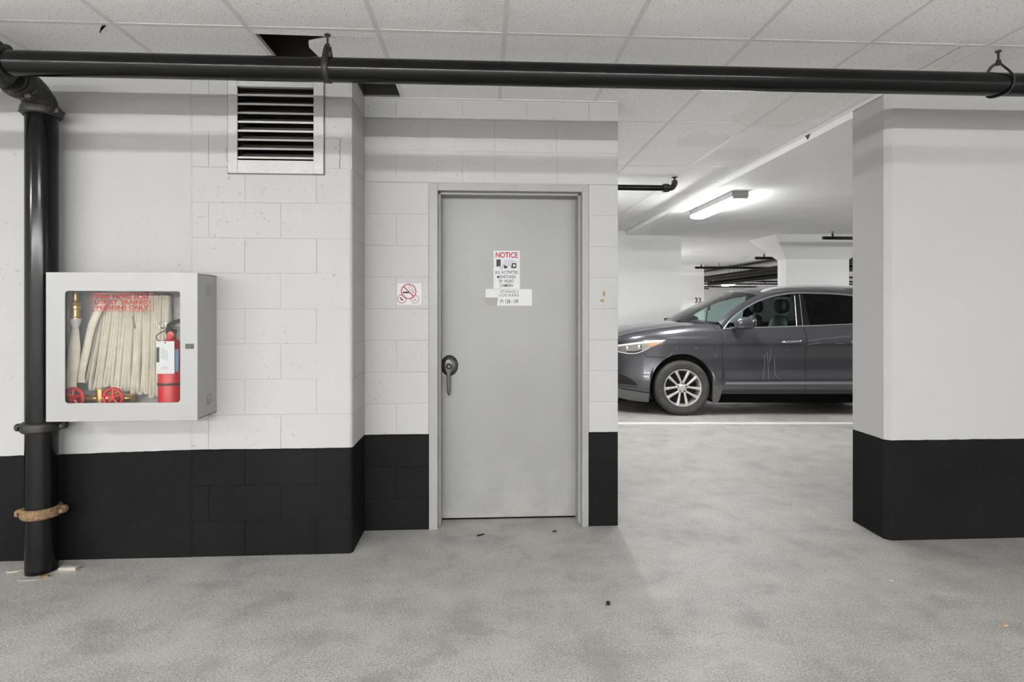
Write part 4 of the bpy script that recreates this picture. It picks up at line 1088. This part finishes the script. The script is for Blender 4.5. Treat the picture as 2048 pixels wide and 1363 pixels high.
for lu, lz, lr in ((-.69, .878, .034), (-.545, .900, .037)):
    for sd in (0, 1):
        d_ = side_d(lu, lz)
        mb = MB(); mb.ellipsoid((lu, (d_-.002) if not sd else CW-d_+.002, lz), (lr, .010, lr), 18, 10); mb.build('headlight_lens', M_CHROME, hlo[sd])
both('lower_lip', patch(-.86, -.4202, zbot, lambda u: .335-.14*(u+.791)*.95 if u > -.791 else .335, .014, 18, 4), M_LIP)
both('fog_recess', patch(-.88, -.575, lambda u: .375-.03*(u+.88), lambda u: .376-.03*(u+.88)+.155*max(0.0, 1-((u+.82)/.25)**2 if u > -.82 else 1.0)**.7, .004, 20, 4), M_VBLACK)
fog_blade = both('fog_blade', patch(-.88, -.57, lambda u: .385-.02*(u+.88), lambda u: .397-.02*(u+.88), .014, 12, 2), M_LIP)
m = MB(); m.box(-.951, -.935, .62, CW-.62, .52, .82); m.build('grille', M_VBLACK, car, bevel=.004)
both('sill_trim', patch(.553, 2.44, lambda u: .417, lambda u: .447+.012*(u-.553)/1.9, .016, 20, 3), M_MOULD)
both('sill_cover', patch(.50, 2.478, lambda u: .285, lambda u: .335, .004, 20, 3), M_PLASTIC)
for sd in (0, 1):
    mb = MB(); mb.prism([(.400,.51),(.535,.51),(.525,.36),(.482,.214),(.455,.168),(.395,.176)], 'y', .012, .05)
    if sd: mb.v = [(p[0], CW-p[1], p[2]) for p in mb.v]
    mb.build('mud_flap', M_FLAP, car, bevel=.004)
# shut lines
def seam(pts, r=.0032, name='panel_gap', mat=M_VBLACK):
    P_ = catmull([(u, side_d(u, z)-.0015, z) for u, z in pts], 5)
    P_ = [(p[0], side_d(p[0], p[2])-.0022, p[2]) for p in P_]
    return MB().tube(P_, r, 6).build(name, mat, car)
seam([(.520,.33),(.520,.55),(.522,.75),(.518,.95),(.515,1.055)])
seam([(.515,1.055),(.50,1.10),(.44,1.15),(.40,1.18)])
seam([(1.605,.33),(1.600,.55),(1.600,.74),(1.612,.95),(1.619,1.056),(1.600,1.16)])
seam([(-.493,.815),(-.470,.785),(-.436,.770),(-.34,.766),(-.235,.764)])
P_ = []
for u in lin(-.78, .06, 22):
    e = shoulder(u); P_.append((u, e[3][1], e[3][2]+.001))
MB().tube(P_ + [(.145, e[4][1]-.01, 1.155), (.225, .20, 1.200)], .0032, 6).build('panel_gap', M_VBLACK, car)
# door handles
for dobj, hu in ((fd, 1.287), (rd, 2.20)):
    for sd in (0, 1):
        mb = MB(); mb.tube(catmull([(hu,.005,.968),(hu+.03,-.028,.971),(hu+.13,-.036,.975),(hu+.22,-.030,.980),(hu+.262,.004,.981)], 5), .013, 10, flat=(1, .7))
        if sd: mb.v = [(p[0], CW-p[1], p[2]) for p in mb.v]
        mb.build('door_handle', M_CHROME, dobj[sd])
# scratches on the near front door and fender
for pl in ([(1.06,.80),(1.075,.73),(1.072,.65),(1.055,.56),(1.05,.48)], [(1.10,.84),(1.115,.76),(1.118,.66),(1.12,.57),(1.118,.48)], [(1.145,.86),(1.15,.80),(1.14,.7)], [(1.20,.76),(1.205,.66),(1.21,.54),(1.27,.48)],
           [(1.33,.915),(1.36,.918)], [(1.34,.868),(1.38,.872)], [(.155,.892),(.20,.896)], [(.32,.855),(.33,.857)], [(-.08,.90),(-.085,.86)], [(-.13,.83),(-.16,.80),(-.18,.765)], [(1.62,.985),(1.85,1.01),(2.2,1.045)], [(1.60,.93),(1.8,.955)], [(1.72,.975),(1.75,.977)], [(1.99,1.02),(2.02,1.022)]):
    seam(pl, .0017, 'scratch', M_SCRATCH)
seam([(1.96,.985),(2.0,.955),(2.05,.94),(2.10,.945)], .0045, 'blue_reflection_mark', M_BLUEREFL)  # blue reflection on the door, put in as a coloured strip
MB().tube([(.525,-.0,.62),(.535,-.003,.58),(.525,-.002,.53),(.53,0,.50)], .006, 6).build('cracked_edge', M_VBLACK, car)

# wheels
def wheel(c_, sd):
    t = None
    def S(p): return p if not sd else (p[0], CW-p[1], p[2])
    wc = (c_, .03, .363)
    def fin(mb, name, mat, par, **kw):
        if sd: mb.v = [S(p) for p in mb.v]
        return mb.build(name, mat, par, **kw)
    ty = MB(); ty.lathe([(.245,.012),(.262,.0),(.270,-.005),(.274,-.002),(.29,-.008),(.318,-.008),(.322,-.004),(.330,-.005),(.347,.006),(.351,.012),(.353,.010),(.360,.026),(.363,.05),(.363,.20),(.355,.225),(.32,.235),(.245,.22)], wc, 'y', 56)
    root = fin(ty, 'wheel', M_TYRE, car)
    rm = MB(); rm.lathe([(.247,.010),(.243,.002),(.234,.004),(.228,.02),(.216,.05),(.214,.16)], wc, 'y', 56); fin(rm, 'rim', M_RIM, root)
    bk = MB(); bk.lathe([(.0001,.10),(.10,.09),(.213,.12)], wc, 'y', 40); fin(bk, 'brake_disc', M_VBLACK, root)
    for k in range(5):
        a0 = R(90+72*k + 36) if True else 0
        for sg in (-1, 1):
            aa = a0 + sg*R(15); ab = a0 + sg*R(29)
            i0 = Vector((math.cos(ab)*.058, 0, math.sin(ab)*.058)); i1 = Vector((math.cos(aa)*.236, 0, math.sin(aa)*.236))
            dirv = (i1-i0).normalized(); pv = Vector((-dirv.z, 0, dirv.x))
            mb = MB()
            secs = [(0, .013, .018), (.3, .0125, .012), (.7, .0165, .006), (1, .0205, .003)]
            rows_ = []
            for t_k, hw, y_ in secs:
                cpt = Vector(wc) + i0 + (i1-i0)*t_k
                rows_.append([tuple(cpt+pv*hw+Vector((0,y_+.045,0))), tuple(cpt+pv*hw+Vector((0,y_+.004,0))), tuple(cpt+pv*hw*.6+Vector((0,y_,0))), tuple(cpt-pv*hw*.6+Vector((0,y_,0))), tuple(cpt-pv*hw+Vector((0,y_+.004,0))), tuple(cpt-pv*hw+Vector((0,y_+.045,0)))])
            mb.grid(rows_, close_v=True); fin(mb, 'spoke', M_RIM, root)
        lb = MB(); la = R(90+72*k); lb.lathe([(.0001,.012),(.008,.012),(.010,.03)], (c_+.058*math.cos(la), .03, .363+.058*math.sin(la)), 'y', 8); fin(lb, 'lug_nut', M_PLASTIC, root)
    hb = MB(); hb.lathe([(.0001,.010),(.034,.010),(.038,.014),(.046,.022),(.062,.028),(.066,.05)], wc, 'y', 30); fin(hb, 'hub_cap', M_RIM, root)
for c_ in (0.008, 2.9):
    for sd in (0, 1): wheel(c_, sd)

# cabin
m = MB(); m.box(.48, 3.4, .14, CW-.14, .36, .42); m.build('cabin_floor', M_SEAT, car, smooth=False)
rows = [[(.16+.30*abs(2*s_-1)**2*.9, .16+(CW-.32)*s_, 1.20), (.42+.14*abs(2*s_-1)**2, .16+(CW-.32)*s_, 1.225), (.78, .13+(CW-.26)*s_, 1.19), (.86, .13+(CW-.26)*s_, 1.08), (.80, .13+(CW-.26)*s_, .60)] for s_ in lin(0, 1, 12)]
MB().grid(rows).build('dashboard', M_SEAT, car)
def seat(u, d, w=.25, ht=0.0):
    mb = MB(); mb.ellipsoid((u-.02, d, .70), (.27, w, .10), 18, 10, .6); so = mb.build('seat', M_SEAT, car)
    mb = MB(); mb.tube(catmull([(u+.22,d,.66),(u+.26,d,.85),(u+.33,d,1.08),(u+.38,d,1.24),(u+.40,d,1.30)], 4), [.24]*12+[.22,.20,.18,.155,.10], 20, up=(0,1,0), flat=(.30, 1.0)); mb.build('seat_back', M_SEAT, so)
    mb = MB(); mb.ellipsoid((u+.405, d, 1.435+ht), (.075, .145, .10), 18, 12, .75); mb.build('headrest', M_SEAT, so)
    for s_ in (-.05, .05):
        mb = MB(); mb.tube([(u+.40, d+s_, 1.26), (u+.40, d+s_, 1.36)], .007, 8); mb.build('headrest_post', M_STEEL, so)
seat(1.13, .52); seat(1.17, 1.42); seat(2.05, .48, .26, -.03); seat(2.05, 1.42, .26, -.03)
m = MB(); m.tube([(.88+.06*math.sin(a), .52+.185*math.cos(a), 1.03+.175*math.sin(a)) for a in [2*math.pi*k/32 for k in range(32)]], .014, 8, closed=True); m.tube([(.70,.52,.98),(.90,.52,1.03)], .03, 10); m.build('steering_wheel', M_SEAT, car)
m = MB(); m.tube([(.56,.75,1.22),(.58,.75,1.40)], .008, 8); m.box(.60,.61,.72,.79,1.38,1.45); m.build('phone_mount', M_PLASTIC, car)
m = MB(); m.ellipsoid((.93, .98, 1.56), (.02, .11, .035), 14, 8, .8); m.build('rear_view_mirror', M_PLASTIC, car)
m = MB(); m.box(.30, .60, .55, .85, 1.228, 1.2295); m.build('paper_on_dashboard', M_PAPER, car, smooth=False)
m = MB(); m.tube(catmull([(.10,.55,1.235),(.16,.75,1.245),(.14,1.0,1.250),(.10,1.25,1.245)], 5), .012, 8); m.build('wiper', M_PLASTIC, car)
rows = [[(p[0]+.02, p[1], p[2]-.035) for p in roofrow(u)] for u in (1.16, 1.4, 1.8, 2.4, 3.0, 3.45)]
MB().grid(rows).build('headliner', M_LIP, car)

# ------------------------------------------------------------------ small litter
def chip(name, label, cat, x, y, dims, mat, rz=0.0, group=None):
    a, b, h = dims
    pts = [(a*math.cos(t)*random.uniform(.6, 1), b*math.sin(t)*random.uniform(.6, 1)) for t in [2*math.pi*k/8 for k in range(8)]]
    m = MB(); m.prism([(x+p*math.cos(rz)-q*math.sin(rz), y+p*math.sin(rz)+q*math.cos(rz)) for p, q in pts], 'z', 0.0005, h)
    return tag(m.build(name, mat, smooth=False), label, cat, group)
m = MB(); m.box(-2.262, -2.172, 3.105, 3.135, .0005, .020)
o = m.build('wood_offcut', M_PALE, bevel=.002); tag(o, 'small pale wooden offcut lying right of the riser base', 'offcut')
chip('plaster_crumb', 'flat pale plaster crumb left of the riser base', 'debris', -2.50, 3.12, (.05, .022, .008), M_PALE, .2)
chip('paint_flake', 'brown flake lying between riser and wooden offcut', 'debris', -2.285, 3.045, (.025, .015, .010), M_RUST, .4)
chip('tape_scrap', 'pale tape scrap lying in front of the riser base', 'debris', -2.345, 3.02, (.06, .014, .004), M_PALE, .15)
chip('dark_clod', 'dark clod on the floor in front of the door wall end', 'debris', .591, 2.626, (.012, .014, .012), M_VBLACK, .3)
chip('dark_leaf', 'dark scrap on the floor before the grey door', 'debris', -.019, 3.467, (.035, .010, .004), M_VBLACK, .5)
chip('dark_leaf', 'dark crumb on the floor near the door right jamb', 'debris', .449, 3.50, (.02, .012, .006), M_STEEL, .1)
chip('white_flake', 'tiny white flake on floor before the right wall', 'debris', 2.10, 2.78, (.012, .007, .003), M_PAPER, .1)
chip('orange_fragment', 'small orange fragment on the floor at lower right', 'debris', 2.306, 2.361, (.012, .010, .006), M_AMBER, .2)
